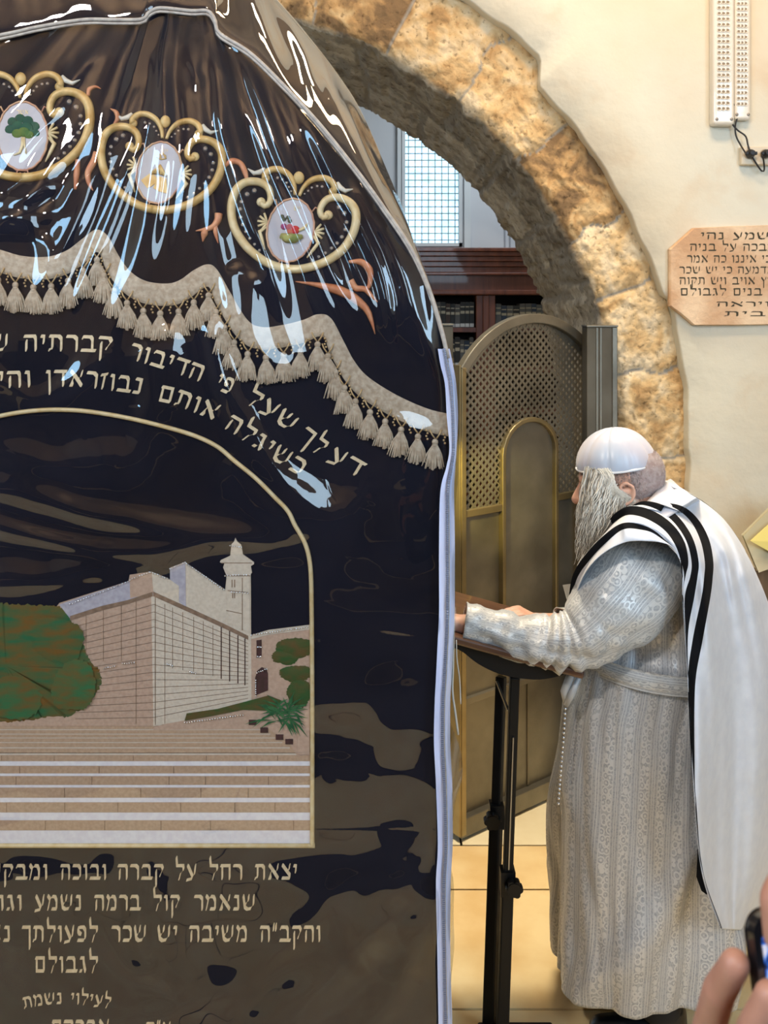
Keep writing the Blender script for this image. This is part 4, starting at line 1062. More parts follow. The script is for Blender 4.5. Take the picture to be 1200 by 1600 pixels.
def medallions():
    def build(cx, cy, rot, sc, emblem, k):
        ca, sa = math.cos(rot), math.sin(rot)
        def T(x, y): x *= sc; y *= sc; return cx+x*ca-y*sa, cy+x*sa+y*ca
        def Q(x, y, o=.001): a, b = T(x, y); return on(a, b, o)
        big = [((x/6)-36, (y/6+100)-213) for x, y in [(560,455),(520,490),(478,450),(476,380),(520,300),(620,262),(740,285),(820,360),(848,480),(835,610),(785,740),(700,850),(580,950),(420,1030),(300,1060),(215,1065)]]
        big = catmull(big, 60)
        root = None
        mb = MB()
        for sg in (1, -1):
            pts = [Q(sg*p[0], p[1], .003) for p in big]
            rad = [.0065*sc+.0032*sc*min(1, i/16) for i in range(60)]
            mb.tube(pts, rad, 8, flat=(0,1,0)); mb.ball(pts[0], .0105*sc, 10, sc=(1,.5,1))
        root = mb.build('medallion_scroll', GOLD if k != 2 else GOLDL, tomb, smooth=True)
        for sg in (1, -1):
            mb = MB(); p = [((x/6)-36, (y/6+100)-213) for x, y in [(238,320),(262,230),(330,140),(440,98),(530,120),(575,180),(560,215)]]
            p = catmull(p, 28); pts = [Q(sg*q[0], q[1], .003) for q in p]; mb.tube(pts, [.0035*sc+.0040*sc*min(1, i/14) for i in range(28)], 8, flat=(0,1,0)); mb.ball(pts[-1], .0098*sc, 10, sc=(1,.5,1))
            mb.build('upper_scroll', GOLD, root, smooth=True)
        mb = MB(); mb.ball(Q(-3, -89, .003), .0145*sc, 12, sc=(.85,.4,1)); mb.build('scroll_finial', GOLD, root, smooth=True)
        ov = [(38*math.cos(a), 52*math.sin(a)) for a in np.linspace(0, 2*math.pi, 48, endpoint=False)]
        # white oval with cord rim
        n = 48; v = [Q(x, y, .0022) for x, y in ov]+[Q(x, y, 0) for x, y in ov]
        mk('oval_panel', v, [tuple(range(n))]+[(i, (i+1) % n, n+(i+1) % n, n+i) for i in range(n)], SATINW, root, smooth=False)
        mb = MB(); mb.tube([Q(x*1.03*(1+.012*math.sin(i*2.4)), y*1.03*(1+.012*math.sin(i*2.4)), .0028) for i, (x, y) in enumerate(ov+[ov[0]])], .0023*sc, 6)
        for sx_ in (-1, 1):
            mb.tube([Q(sx_*2, 52, .003), Q(sx_*8, 54, .003), Q(sx_*9, 59, .003), Q(sx_*5, 61, .003), Q(sx_*3, 57, .003)], .0018*sc, 6)
            mb.tube([Q(sx_*30, -38, .003), Q(sx_*34, -46, .003), Q(sx_*38, -44, .003)], .0018*sc, 6)
        mb.build('oval_rim', PINK, root, smooth=True)
        for sg in (1, -1):
            mb = MB()
            for a in (-60, -30, 0, 30, 60):
                r = math.radians(a); p0 = (sg*40, -5); p1 = (sg*(40+17*math.cos(r)), -5+17*math.sin(r))
                mb.tube([Q(*p0, .003), Q((p0[0]+p1[0])/2, (p0[1]+p1[1])/2, .0042), Q(*p1, .003)], [.001, .0030*sc, .0026*sc], 6)
            mb.tube([Q(sg*40, 2, .003), Q(sg*50, 12, .004), Q(sg*44, 24, .003), Q(sg*36, 40, .003)], [.002,.005*sc,.004*sc,.0015], 6)
            mb.build('shell_ornament', GOLDL, root, smooth=True)
        # rhinestones
        st = [((x/6)-36, (y/6+100)-213, r) for x, y, r in [(650,355,5),(715,405,5),(755,490,4.2),(755,565,4.2),(735,645,4.2),(700,715,4),(655,775,3.7),(603,835,3.5),(545,885,3.3),(485,935,3.2)]]
        up = [((x/6)-36, (y/6+100)-213, r) for x, y, r in [(285,290,2.3),(315,253,2.6),(345,215,2.8),(395,190,3),(445,185,3.4)]]
        for sg in (1, -1):
            for x, y, r in st+up:
                rr = r*YC/F*sc*.92; mb = MB(); n = 8; c = Q(sg*x, y, .0012)
                b0 = [c+Vector((rr*math.cos(a), 0, rr*math.sin(a))) for a in np.linspace(0, 2*math.pi, n, endpoint=False)]
                b1 = [c+Vector((rr*.55*math.cos(a+.4), -rr*.55, rr*.55*math.sin(a+.4))) for a in np.linspace(0, 2*math.pi, n, endpoint=False)]
                mb.add(b0+b1, [(i, n+i, (i+1) % n) for i in range(n)]+[(n+i, n+(i+1) % n, (i+1) % n) for i in range(n)]+[tuple(n+i for i in range(n-1, -1, -1))])
                mb.build('rhinestone', GEM, root)
        # white leaf accents
        for sg in (1, -1):
            p = [(sg*62, -94), (sg*68, -86), (sg*78, -82), (sg*90, -88)]
            mb = MB(); mb.tube([Q(x, y, .003) for x, y in p], [.003, .006, .005, .0008], 6); mb.build('leaf_accent', M('ivory_thread', (.62,.58,.5), .5) if 'ivory_thread' not in bpy.data.materials else bpy.data.materials['ivory_thread'], root, smooth=True)
        if emblem == 'tree':
            g1 = art('emblem_dark_green', (.015,.07,.05), (.02,.10,.06), 60); g2 = art('emblem_green', (.12,.17,.04), (.06,.14,.04), 60)
            e = MB()
            for x, y, r in ((-16,-22,8),(-4,-26,9),(8,-23,9),(18,-14,9),(20,-4,7),(-20,-10,8),(-8,-12,12),(6,-10,12)): e.ball(Q(x, y, .0026), r*.0013, 10, sc=(1,.12,1))
            e.build('tree_crown', g1, root, smooth=True)
            e = MB()
            for x, y, r in ((-8,-4,9),(2,-6,10),(10,-2,8)): e.ball(Q(x, y, .0036), r*.0013, 10, sc=(1,.12,.8))
            e.build('tree_leaves', g2, root, smooth=True)
            e = MB(); e.tube([Q(-14, 30, .003), Q(-4, 26, .003), Q(0, 14, .003), Q(0, 2, .003)], [.0012,.003,.0036,.003], 6); e.tube([Q(6, 28, .003), Q(3, 14, .003), Q(3, 2, .003)], [.0018,.002,.002], 6); e.build('tree_trunk', GOLDL, root, smooth=True)
        elif emblem == 'tents':
            for pts in ([(-29,18),(-12,0),(2,14),(-10,26),(-16,30)], [(-6,28),(0,6),(14,8),(20,34),(4,32)]):
                n = len(pts); v = [Q(x, y, .0034) for x, y in pts]+[Q(x, y, .002) for x, y in pts]
                mk('tent', v, [tuple(range(n))]+[(i, (i+1) % n, n+(i+1) % n, n+i) for i in range(n)], GOLD, root, smooth=False)
            e = MB()
            for i in range(7): a = math.radians(200+i*22); e.tube([Q(0, -14, .003), Q(0+16*math.cos(a)*.9, 2-8*math.sin(a)*-.4+4, .004)], [.0012,.003], 5)
            for q in ([(-8,-26),(0,-23),(8,-26),(6,-32)], [(0,-23),(-3,-32)], [(8,-26),(2,-34)]): e.tube([Q(x, y, .003) for x, y in q], .0016, 5)
            e.build('sheaf', GOLD, root, smooth=True)
        else:
            cols = [((.42,.03,.03),(8,-2,7)), ((.38,.10,.12),(-2,-4,6)), ((.22,.04,.12),(-12,-4,5)), ((.45,.12,.08),(0,2,5))]
            for c_, (x, y, r) in cols:
                e = MB(); e.ball(Q(x, y, .0035), r*.0013, 10, sc=(1,.3,1)); e.build('fruit', art('fruit_thread', c_, tuple(min(1, q*1.3) for q in c_), 60), root, smooth=True)
            e = MB(); e.tube([Q(-14, 12, .003), Q(-4, 14, .0045), Q(10, 12, .0045), Q(22, 6, .003)], [.006,.010,.010,.004], 8, flat=(0,1,0)); e.build('fruit_basket', art('basket_thread', (.20,.24,.07), (.34,.30,.12), 60), root, smooth=True)
            e = MB(); e.tube([Q(14, -2, .003), Q(22, -8, .003), Q(27, -18, .003)], [.003,.004,.001], 6); e.build('banana', GOLDL, root, smooth=True)
            e = MB(); [e.ball(Q(x, y, .003), .0045, 8, sc=(1,.25,1)) for x, y in ((-14,-16),(-8,-20),(-4,-15),(-18,-20))]; e.build('grape_leaf', art('leaf_thread', (.04,.05,.035), (.07,.08,.05), 60), root, smooth=True)
        # little word at the oval's top
        def place(s, y, off):
            return Q(9-s, -34-y, .0026+off)
        write('יש' if k else 'אשר', place, 8 if k else 7, 'emblem_word', GOLDL, root, .0006, (.12,.2), .16)
    build(36, 213, 0, 1.0, 'tree', 0)
    build(249, 270, math.radians(9), .90, 'tents', 1)
    build(454, 360, math.radians(11), .93, 'fruit', 2)
    # copper ribbons between them
    for path, rr in (([(138,150),(140,140),(150,136),(158,139)], [.004,.006,.004,.001]), ([(173,170),(182,176),(184,186),(178,196)], [.001,.006,.006,.003]),
                     ([(150,238),(147,252),(138,270),(140,288),(146,298)], [.006,.009,.008,.006,.001]), ([(122,250),(120,275),(118,296)], [.006,.008,.003]),
                     ([(342,334),(340,345),(330,356),(306,361)], [.010,.008,.006,.001]), ([(338,344),(337,362),(341,380)], [.005,.006,.001]), ([(326,354),(320,364),(317,378)], [.002,.009,.001]),
                     ([(352,260),(362,252),(376,256),(384,272),(386,284)], [.003,.008,.007,.007,.003]),
                     ([(545,409),(565,410),(578,424),(577,446),(570,452)], [.003,.008,.009,.006,.004]), ([(548,438),(556,450),(570,452),(580,462),(590,472)], [.008,.008,.007,.005,.001]),
                     ([(462,440),(500,446),(540,458),(570,480),(580,500),(586,522)], [.001,.006,.012,.011,.007,.001])):
        p = catmull(path, 20); rad = np.interp(np.linspace(0, 1, 20), np.linspace(0, 1, len(rr)), rr)
        mb = MB(); mb.tube([on(q[0], q[1], .002) for q in p], list(rad*.85), 8, flat=(0,1,0))
        # flatten the ribbon towards the cloth
        mb.build('copper_ribbon', ORANGE, tomb, smooth=True)
medallions()

# ------------------------------------------------------------------ things on the plaster wall
def wall_things():
    d = YW
    # inscribed stone plaque
    PL = M('plaque_stone', (.55,.34,.20), .75, col2=(.78,.60,.42), nscale=7, bump=.8, bscale=70, bdist=.004)
    INK = M('carved_letter_dark', (.05,.045,.03), .9)
    x0, x1 = 1043, 1420; ya, yb = 357, 507
    pr = [(1043,390),(1080,357),(1140,354),(1220,352),(1385,349),(1420,382),(1420,475),(1385,508),(1300,508),(1200,507),(1140,508),(1080,508),(1062,492),(1043,478)]
    root = empty('inscribed_plaque', tuple(P(1230, 508, d)), 'chamfered reddish stone plaque with dark Hebrew lines set on the plaster wall', 'plaque')
    n = len(pr); v = []
    for o, k in ((.026, .985), (.03, .97), (0, 1.0)):
        pass
    cx, cy = 1231, 430
    rings = [(0, 1.0), (.020, 1.0), (.027, .988)]
    for o, k in rings:
        for p in pr:
            q = P(cx+(p[0]-cx)*k, cy+(p[1]-cy)*k, d); v.append((q.x, d-o-.001, q.z))
    f = []
    for r in range(2):
        for i in range(n): f.append((r*n+i, r*n+(i+1) % n, (r+1)*n+(i+1) % n, (r+1)*n+i))
    f.append(tuple(2*n+i for i in range(n)))
    mk('plaque_slab', v, f, PL, root, smooth=False)
    lines = [(375, 11.5, 1345, 1088, 'קול ברמה נשמע נהי'), (393, 12, 1375, 1072, 'בכי תמרורים רחל מבכה על בניה'), (411, 12, 1380, 1068, 'מאנה להנחם על בניה כי איננו כה אמר'),
             (428, 11.5, 1395, 1056, 'מנעי קולך מבכי ועיניך מדמעה כי יש שכר'), (445, 12, 1395, 1056, 'לפעולתך נאם ושבו מארץ אויב ויש תקוה'), (462, 12, 1390, 1057, 'לאחריתך נאם ושבו בנים לגבולם'),
             (479, 8, 1340, 1112, 'ושבו אב ויראה'), (494, 8, 1330, 1124, 'נתן אל בית')]
    for y, h, xa, xb, txt in lines:
        ws = txt.split(' '); tot = sum(sum(GL[c][0]+.14 for c in w)+.5 for w in ws)-.5; k = (xa-xb)/tot; s = xa
        for w in ws:
            wd = sum(GL[c][0]+.14 for c in w)*k
            def place(q, yy, off, s=s): p = P(s-q, y-yy, d); return Vector((p.x, d-.0284-off, p.z))
            write(w, place, h, 'carved_word', INK, root, .0005, (.11,.17), .14, wd); s -= wd+.5*k
    # two perforated light fixtures
    WH = M('fixture_white_enamel', (.74,.70,.62), .38, coat=.5); HOLE = M('fixture_hole', (.25,.20,.14), .7); SC = M('screw', (.3,.28,.26), .4, .8)
    def fixture(xl, xr, yb, dd, lab, off):
        X0 = px2(xl, 0, d)[0]; X1 = px2(xr, 0, d)[0]; zb = P(0, yb, d).z; zt = P(0, -260, d).z
        root = empty('light_fixture', ((X0+X1)/2, d, zb), lab, 'light fixture', 'perforated light fixtures high on the wall')
        mb = MB(); mb.box((X0, d-dd, zb), (X1, d-.001, zt)); o = mb.build('fixture_housing', WH, root); bev(o, .012, 4)
        w = X1-X0; z = zb+.06; k = 0
        hb = MB(); rim = MB()
        while z < zt-.03:
            for j in range(3):
                x = X0+w*(.27+.2*j)
                n = 8
                c = Vector((x, d-dd-.0008, z)); pts = [c+Vector((.0062*math.cos(a), 0, .0052*math.sin(a))) for a in np.linspace(0, 2*math.pi, n, endpoint=False)]
                hb.add(pts, [tuple(range(n))])
                q = [c+Vector((.0095*math.cos(a), -.0006 if math.sin(a) > 0 else -.0022, .0085*math.sin(a))) for a in np.linspace(0, 2*math.pi, n, endpoint=False)]
                rim.add(pts+q, [(i, (i+1) % n, n+(i+1) % n, n+i) for i in range(n)])
            z += .021
        hb.build('vent_holes', HOLE, root); rim.build('vent_rims', WH, root)
        for s in (.16, .84):
            mb = MB(); mb.ball(((X0+w*s), d-dd-.0005, zb+.02), .006, 8, sc=(1,.5,1)); mb.build('screw', SC, root, smooth=True)
    fixture(1107, 1140, 199, .055, 'long white perforated light fixture, left of the pair above the socket, hanging lower', 0)
    fixture(1142, 1168, 190, .035, 'long white perforated light fixture, right of the pair above the socket', 0)
    # socket box with two plugs and cables
    sk = empty('socket_box', tuple(P(1190, 259, d)), 'cream double wall socket box below the light fixtures', 'socket')
    a = P(1154, 259, d); b = P(1226, 231, d)
    mb = MB(); mb.box((a.x, d-.03, a.z), (b.x, d-.001, b.z)); bev(mb.build('socket_housing', M('socket_plastic', (.70,.62,.48), .5), sk), .004, 3)
    BK = M('black_rubber', (.01,.01,.012), .5)
    for x, lb in ((1166, 'black plug in the left outlet of the wall socket'), (1190, 'black plug in the right outlet of the wall socket')):
        c = P(x, 243, d); mb = MB(); mb.ball((c.x, d-.03, c.z), .02, 14, sc=(1,.12,1)); bev(mb.build('outlet_ring', M('outlet_plastic', (.45,.38,.28), .5), sk), .001)
        pg = empty('power_plug', (c.x, d-.05, c.z), lb, 'plug', 'plugs in the wall socket')
        mb = MB(); mb.tube([(c.x, d-.034, c.z), (c.x, d-.05, c.z), (c.x, d-.068, c.z)], [.017, .016, .010], 12); mb.box((c.x-.021, d-.058, c.z-.006), (c.x+.021, d-.042, c.z+.006)); bev(mb.build('plug_body', BK, pg), .002)
        pts = [(1141,155,.02),(1150,168,.03),(1153,180,.03),(1149,195,.03),(1150,212,.03),(1158,228,.04),(1166,241,.068)] if x == 1166 else [(1141,190,.03),(1152,203,.03),(1165,213,.03),(1169,228,.035),(1176,246,.04),(1189,266,.035),(1194,266,.035),(1193,250,.05),(1190,243,.068)]
        mb = MB(); mb.tube([px2(p[0], p[1], d-p[2]) for p in catmull(pts, 40)], .0032, 6); mb.build('cable', BK, pg, smooth=True)
wall_things()

# ------------------------------------------------------------------ reading stand with a yellow card, at the right edge
def right_stand():
    d = 3.3
    BEI = M('beige_board', (0.399,0.361,0.237), .6, col2=(0.475,0.427,0.304), nscale=5); YEL = M('yellow_card', (0.760,0.646,0.209), .6); WD = wood('brown_stand_wood', (0.114,0.071,0.043), (0.190,0.123,0.076), .5)
    root = empty('reading_stand', tuple(P(1290, 1290, d)), 'brown wooden reading stand with a tilted beige board behind the praying man', 'stand')
    root.location.z = 0
    def slab(name, pts, t, m, par, off=0):
        v = [Vector(px2(x, y, q-off)) for x, y, q in pts]+[Vector(px2(x, y, q-off))+Vector((0,t,0)) for x, y, q in pts]; n = len(pts)
        return bev(mk(name, v, [tuple(range(n)), tuple(range(2*n-1, n-1, -1))]+[(i, (i+1) % n, n+(i+1) % n, n+i) for i in range(n)], m, par, smooth=False), .003)
    slab('board', [(1163,838,3.25),(1232,768,3.4),(1390,860,3.45),(1400,905,3.4),(1200,888,3.22),(1186,893,3.2)], .02, BEI, root)
    slab('stand_front', [(1180,892,3.27),(1400,900,3.4),(1400,960,3.4),(1183,955,3.28)], .03, WD, root)
    mb = MB()
    for x in (1240, 1370): mb.box((px2(x,0,3.4)[0]-.03, 3.38, .0), (px2(x,0,3.4)[0]+.03, 3.44, P(0,955,3.4).z))
    mb.box((px2(1215,0,3.4)[0], 3.3, 0), (px2(1400,0,3.4)[0], 3.5, .04)); mb.build('stand_leg', WD, root)
    card = empty('paper_card', tuple(P(1215, 862, 3.24)), 'yellow card with dark Hebrew letters lying on the beige board', 'card')
    slab('card_sheet', [(1173,845,3.225),(1206,815,3.30),(1290,850,3.36),(1262,895,3.30)], .002, YEL, card, .022)
    def place(s, y, off):
        o = Vector(px2(1235, 858, 3.27)); u = (Vector(px2(1188, 836, 3.235))-o); L = u.length; u.normalize(); w = (Vector(px2(1206,815,3.30))-Vector(px2(1173,845,3.225))).normalized()
        return o+u*(s*.0021)+w*(y*.0021)+Vector((0,-.026-off,0))
    write('תבוא', place, 11, 'card_word', M('card_ink', (.04,.03,.02), .7), card, .0004, (.12,.18), .15, 44)
right_stand()

# ------------------------------------------------------------------ slanted lectern on two black poles
def lectern():
    root = empty('lectern', (.34, 2.43, 0), 'slanted brown lectern top on two black telescopic poles in front of the praying man', 'lectern')
    a = P(915, 1050, 2.27); b = P(650, 977, 2.27)
    u = (b-a).normalized(); nrm = Vector((-u.z, 0, u.x)); nrm = nrm if nrm.z > 0 else -nrm
    def top(x0, x1, y0, y1, z0, z1, name, m, w=.004):
        v = [a+u*x+Vector((0, y-2.27, 0))+nrm*z for x in (x0, x1) for y in (y0, y1) for z in (z0, z1)]
        return bev(mk(name, v, [(0,1,3,2),(4,6,7,5),(0,4,5,1),(2,3,7,6),(0,2,6,4),(1,5,7,3)], m, root, smooth=False), w, 3)
    L = (b-a).length
    top(0, L, 2.27, 2.66, -.02, 0, 'lectern_top', LECTW, .006)
    top(0, .014, 2.275, 2.655, 0, .016, 'book_ledge', BLACKM, .004)
    pts = [(708,1012),(722,1018),(745,1036),(772,1050),(800,1058),(840,1062),(872,1057),(890,1050),(905,1052)]
    # curved skirt below the board
    low = catmull(pts, 24); v = []; n = len(low)
    for y in (2.31, 2.335, 2.6, 2.625):
        for p in low:
            q = P(p[0], p[1], 2.31); v.append((q.x, y, q.z))
        for p in low:
            q = P(p[0], p[1], 2.31); t = (q.x-a.x)/u.x; z = a.z+u.z*t-.018; v.append((q.x, y, z))
    f = []
    for s in range(4):
        o = s*2*n
        for i in range(n-1): f.append((o+i, o+i+1, o+n+i+1, o+n+i))
    for s in range(3):
        o = s*2*n; q = o+2*n
        for i in range(n-1): f.append((o+i, q+i, q+i+1, o+i+1))
    mk('lectern_skirt', v, f, BLACKM, root, smooth=False)
    def pole(x0, y0, x1, y1, d, w, zb):
        p = P(x0, y0, d); q = P(x1, y1, d if d < 2.4 else 2.425); dirv = (q-p); t = (zb-p.z)/dirv.z; q = p+dirv*t
        return p, q
    SIL = M('steel_rod', (.35,.34,.32), .35, .9)
    for (x0, y0, x1, y1, d, lab) in ((804,1057,785,1600,2.38,''), (783,1057,764.5,1600,2.50,'')):
        p, q = pole(x0, y0, x1, y1, d, 0, .03)
        md = p+(q-p)*(.56 if d < 2.4 else .40)
        mb = MB(); mb.bar(md, q, .030, .030); po = mb.build('pole', BLACKM, root); bev(po, .004)
        mb = MB(); mb.bar(p, md-Vector((0,0,.0)), .024, .024); bev(mb.build('upper_pole', BLACKM, root), .003)
        if d < 2.4:
            e = MB(); s0 = p+(q-p)*.16; s1 = p+(q-p)*.52; o_ = Vector((0,-.0125,0)); e.bar(s0+o_, s1+o_, .008, .003); e.build('steel_rod', SIL, root)
        # knob with lobes
        kc = md+Vector((.012 if d < 2.4 else -.014, -.03, .0)); mb = MB()
        mb.bar(md+Vector((0,0,.03)), md-Vector((0,0,.03)), .036, .036)
        mb.build('collar', BLACKM, root)
        kb = MB(); kb.tube([kc+Vector((0,.012,0)), kc-Vector((0,.012,0))], .017, 16)
        for i in range(6):
            an = i*math.pi/3; c = kc+Vector((.014*math.cos(an), 0, .014*math.sin(an))); kb.tube([c+Vector((0,.010,0)), c-Vector((0,.010,0))], .008, 10)
        kb.build('tightening_knob', BLACKM, root, smooth=False)
    mb = MB(); mb.bar(P(776,1064,2.44), P(794,1110,2.40), .006, .004); mb.build('brace', SIL, root)
    mb = MB(); mb.box((.235, 2.37, .012), (.425, 2.425, .047)); bev(mb.build('base_frame', BLACKM, root), .006)
    for x in (.25, .41):
        for y in (2.385, 2.412): 
            mb = MB(); mb.tube([(x, y, 0), (x, y, .013)], .014, 10); mb.build('rubber_foot', BLACKM, root)
lectern()

# ------------------------------------------------------------------ people
SKIN = M('skin', (.56,.31,.23), .55, col2=(.66,.40,.30), nscale=18, bump=.3, bscale=200, bdist=.0006); 
SKIN.node_tree.nodes['Principled BSDF'].inputs['Subsurface Weight'].default_value = .08; SKIN.node_tree.nodes['Principled BSDF'].inputs['Subsurface Radius'].default_value = (.01,.004,.002)
SKIN2 = M('skin_visitor', (.40,.19,.13), .5, col2=(.50,.26,.19), nscale=25, bump=.2, bscale=260, bdist=.0006)
def hull(name, balls, voxel, m, parent, smooth_it=6, post=None):
    mb = MB()
    for b in balls:
        if b[0] == 'c':
            _, p, q, r1, r2 = b; p = Vector(p); q = Vector(q); k = max(2, int((q-p).length/(min(r1, r2)*.45))+1)
            for i in range(k+1):
                t = i/k; mb.ball(p.lerp(q, t), r1+(r2-r1)*t, 14)
        else:
            _, c, r, sc, R = b; mb.ball(c, r, 20, sc=sc, M=R)
    me = bpy.data.meshes.new(name+'_t'); me.from_pydata(mb.v, [], mb.f); o = bpy.data.objects.new(name+'_t', me); COL.objects.link(o)
    mm = mod(o, 'REMESH', mode='VOXEL', voxel_size=voxel); sm = mod(o, 'SMOOTH', factor=.5, iterations=smooth_it)
    dg = bpy.context.evaluated_depsgraph_get(); e = o.evaluated_get(dg); nm = bpy.data.meshes.new_from_object(e)
    bpy.data.objects.remove(o); bpy.data.meshes.remove(me)
    if post: post(nm)
    nm.materials.clear(); nm.materials.append(m); nm.polygons.foreach_set('use_smooth', [True]*len(nm.polygons))
    nm.name = name; ob = bpy.data.objects.new(name, nm); COL.objects.link(ob)
    if parent: adopt(ob, parent)
    return ob

man = empty('person', (.68, 2.5, 0), 'bearded man in silvery brocade robe and striped white shawl, leaning on the lectern', 'person')
# head frame
psi = math.radians(10); pit = math.radians(14)
fw = Vector((-math.cos(psi)*math.cos(pit), math.sin(psi)*math.cos(pit), -math.sin(pit))); lf = Vector((-math.sin(psi), -math.cos(psi), 0)); uph = fw.cross(lf).normalized()
if uph.z < 0: uph = -uph
HR = Matrix((fw, lf, uph)).transposed()
HC = P(966, 742, 2.45)
def Hd(x, y, z): return HC+HR @ Vector((x, y, z))
def body():
    b = []
    b += [('e', Hd(-.020,0,.0), .1, (.93,.77,.84), HR), ('e', Hd(.035,0,-.035), .075, (.85,.82,1.15), HR), ('c', Hd(.07,.012,-.085), Hd(.07,-.012,-.085), .028, .028),
          ('c', Hd(-.0,.045,-.06), Hd(.06,.02,-.09), .026, .022), ('c', Hd(-.0,-.045,-.06), Hd(.06,-.02,-.09), .026, .022),
          ('c', Hd(.090,0,.0), Hd(.117,0,-.038), .010, .014), ('c', Hd(.108,.012,-.042), Hd(.108,-.012,-.042), .009, .009),      # nose
          ('c', Hd(.088,.03,.012), Hd(.088,-.03,.012), .012, .012), ('c', Hd(.094,.015,-.066), Hd(.094,-.015,-.066), .008, .008), ('c', Hd(.091,.013,-.076), Hd(.091,-.013,-.076), .008, .008),
          ('e', Hd(.082,.03,-.008), .013, (1,1,1), HR), ('e', Hd(.082,-.03,-.008), .013, (1,1,1), HR),
          ('c', Hd(.06,.055,-.035), Hd(.07,.035,-.04), .018, .018), ('c', Hd(.06,-.055,-.035), Hd(.07,-.035,-.04), .018, .018)]
    for s in (1, -1):   # ears: rim and lobe
        pts = [Hd(.006,s*.080,-.052), Hd(.010,s*.083,-.035), Hd(.004,s*.089,-.012), Hd(-.012,s*.092,-.006), Hd(-.026,s*.091,-.020), Hd(-.026,s*.088,-.038), Hd(-.012,s*.083,-.056), Hd(.0,s*.080,-.060)]
        for p, q in zip(pts[:-1], pts[1:]): b.append(('c', p, q, .0048, .0048))
        b.append(('c', Hd(.0,s*.078,-.03), Hd(-.012,s*.078,-.03), .010, .010)); b.append(('e', Hd(.0,s*.080,-.058), .008, (1,.7,1.1), HR))
    nb = P(1040, 822, 2.48)
    b += [('c', Hd(-.035,0,-.055), nb, .058, .062), ('c', nb, P(1030, 900, 2.50), .075, .13), ('c', P(1000, 870, 2.36), P(1075, 858, 2.64), .075, .075),
          ('c', P(1020, 920, 2.50), P(1010, 1090, 2.50), .15, .15)]
    Zf = lambda z: z
    hx, hz = .683, .80
    for s, y in ((1, 2.41), (-1, 2.59)):
        b += [('c', (hx, y, hz), (hx-.01, y, .44), .085, .055), ('c', (hx-.01, y, .44), (hx+.01, y, .09), .052, .038), ('c', (hx+.02, y, .045), (hx-.12, y, .035), .030, .022)]
    # near arm
    sh, el, wr = P(1000, 868, 2.37), P(893, 1004, 2.315), P(727, 976, 2.318)
    b += [('c', sh, el, .052, .036), ('c', el, wr, .036, .025)]
    # near hand: flat on the board behind the cover's edge, five fingers
    pl = Vector((wr.x-.055, wr.y+.015, wr.z+.006))
    b += [('c', wr, pl+Vector((0,.018,0)), .022, .016), ('c', wr, pl-Vector((0,.018,0)), .022, .016)]
    for k, (dy, ln, r) in enumerate(((-.030,.062,.0085),(-.010,.078,.0092),(.010,.084,.0094),(.030,.076,.0088))):
        p0 = pl+Vector((-.022, dy*.8, .0)); p1 = p0+Vector((-ln*.42, dy*.15, .008)); p2 = p1+Vector((-ln*.33, 0, -.006)); p3 = p2+Vector((-ln*.25, 0, -.012))
        b += [('c', p0, p1, r+.001, r), ('c', p1, p2, r, r-.0007), ('c', p2, p3, r-.0007, r-.0016), ('c', pl, p0, .014, r+.002)]
    t0 = wr+Vector((-.022, .022, -.002)); t1 = t0+Vector((-.022, .032, -.004)); t2 = t1+Vector((-.030, .012, -.006)); b += [('c', t0, t1, .014, .011), ('c', t1, t2, .0105, .0085)]
    # far arm
    sh, el, wr = P(1070, 862, 2.64), P(975, 1005, 2.66), P(872, 974, 2.50)
    b += [('c', sh, el, .052, .042), ('c', el, wr, .042, .026)]
    pl = P(838, 970, 2.46); b += [('c', wr, pl, .026, .020), ('c', wr+Vector((0,-.01,0)), pl+Vector((0,-.022,.001)), .02, .014), ('c', wr+Vector((0,.01,0)), pl+Vector((0,.022,0)), .02, .014)]
    dirh = (P(790,957,2.43)-pl).normalized()
    for k, (dy, ln, r) in enumerate(((-.030,.070,.0088),(-.010,.082,.0094),(.011,.084,.0094),(.031,.066,.0085))):
        p0 = pl+dirh*.022+Vector((0, dy*.8, .004)); p1 = p0+dirh*ln*.42+Vector((0, dy*.25, .007)); p2 = p1+dirh*ln*.32+Vector((0, 0, -.008)); p3 = p2+dirh*ln*.25+Vector((0, 0, -.013))
        b += [('c', pl, p0, .014, r+.002), ('c', p0, p1, r+.001, r), ('c', p1, p2, r, r-.0007), ('c', p2, p3, r-.0007, r-.0016)]
    t0 = wr+dirh*.02+Vector((0, -.024, 0)); t1 = t0+dirh*.026+Vector((0, -.022, -.006)); t2 = t1+dirh*.03+Vector((0,-.004,-.008)); b += [('c', t0, t1, .013, .011), ('c', t1, t2, .0105, .0085)]
    hull('body', b, .0042, SKIN, man, 5)
body()

def ringloft(name, rings, n, m, parent, disp=None, uvs=1.0, closed_ends=False):
    """rings: list of (centre, axis_a, axis_b) vectors; disp(i_frac, theta) -> outward metres"""
    v = []; uv = []; k = len(rings); L = 0; prev = None
    for i, (c, A, B) in enumerate(rings):
        c = Vector(c)
        if prev is not None: L += (c-prev).length
        prev = c; per = math.pi*(A.length+B.length)
        for j in range(n):
            th = 2*math.pi*j/n; dirv = A*math.cos(th)+B*math.sin(th); q = dirv.normalized()
            dd = disp(i/(k-1), th, c) if disp else 0
            v.append(c+dirv+q*dd); 
            tt = th/(2*math.pi); tt = abs(tt*2-1)
            uv.append((tt*uvs, L))
    f = [(i*n+j, i*n+(j+1) % n, (i+1)*n+(j+1) % n, (i+1)*n+j) for i in range(k-1) for j in range(n)]
    if closed_ends: f += [tuple(range(n-1,-1,-1)), tuple((k-1)*n+j for j in range(n))]
    return mk(name, v, f, m, parent, True, uv=uv)
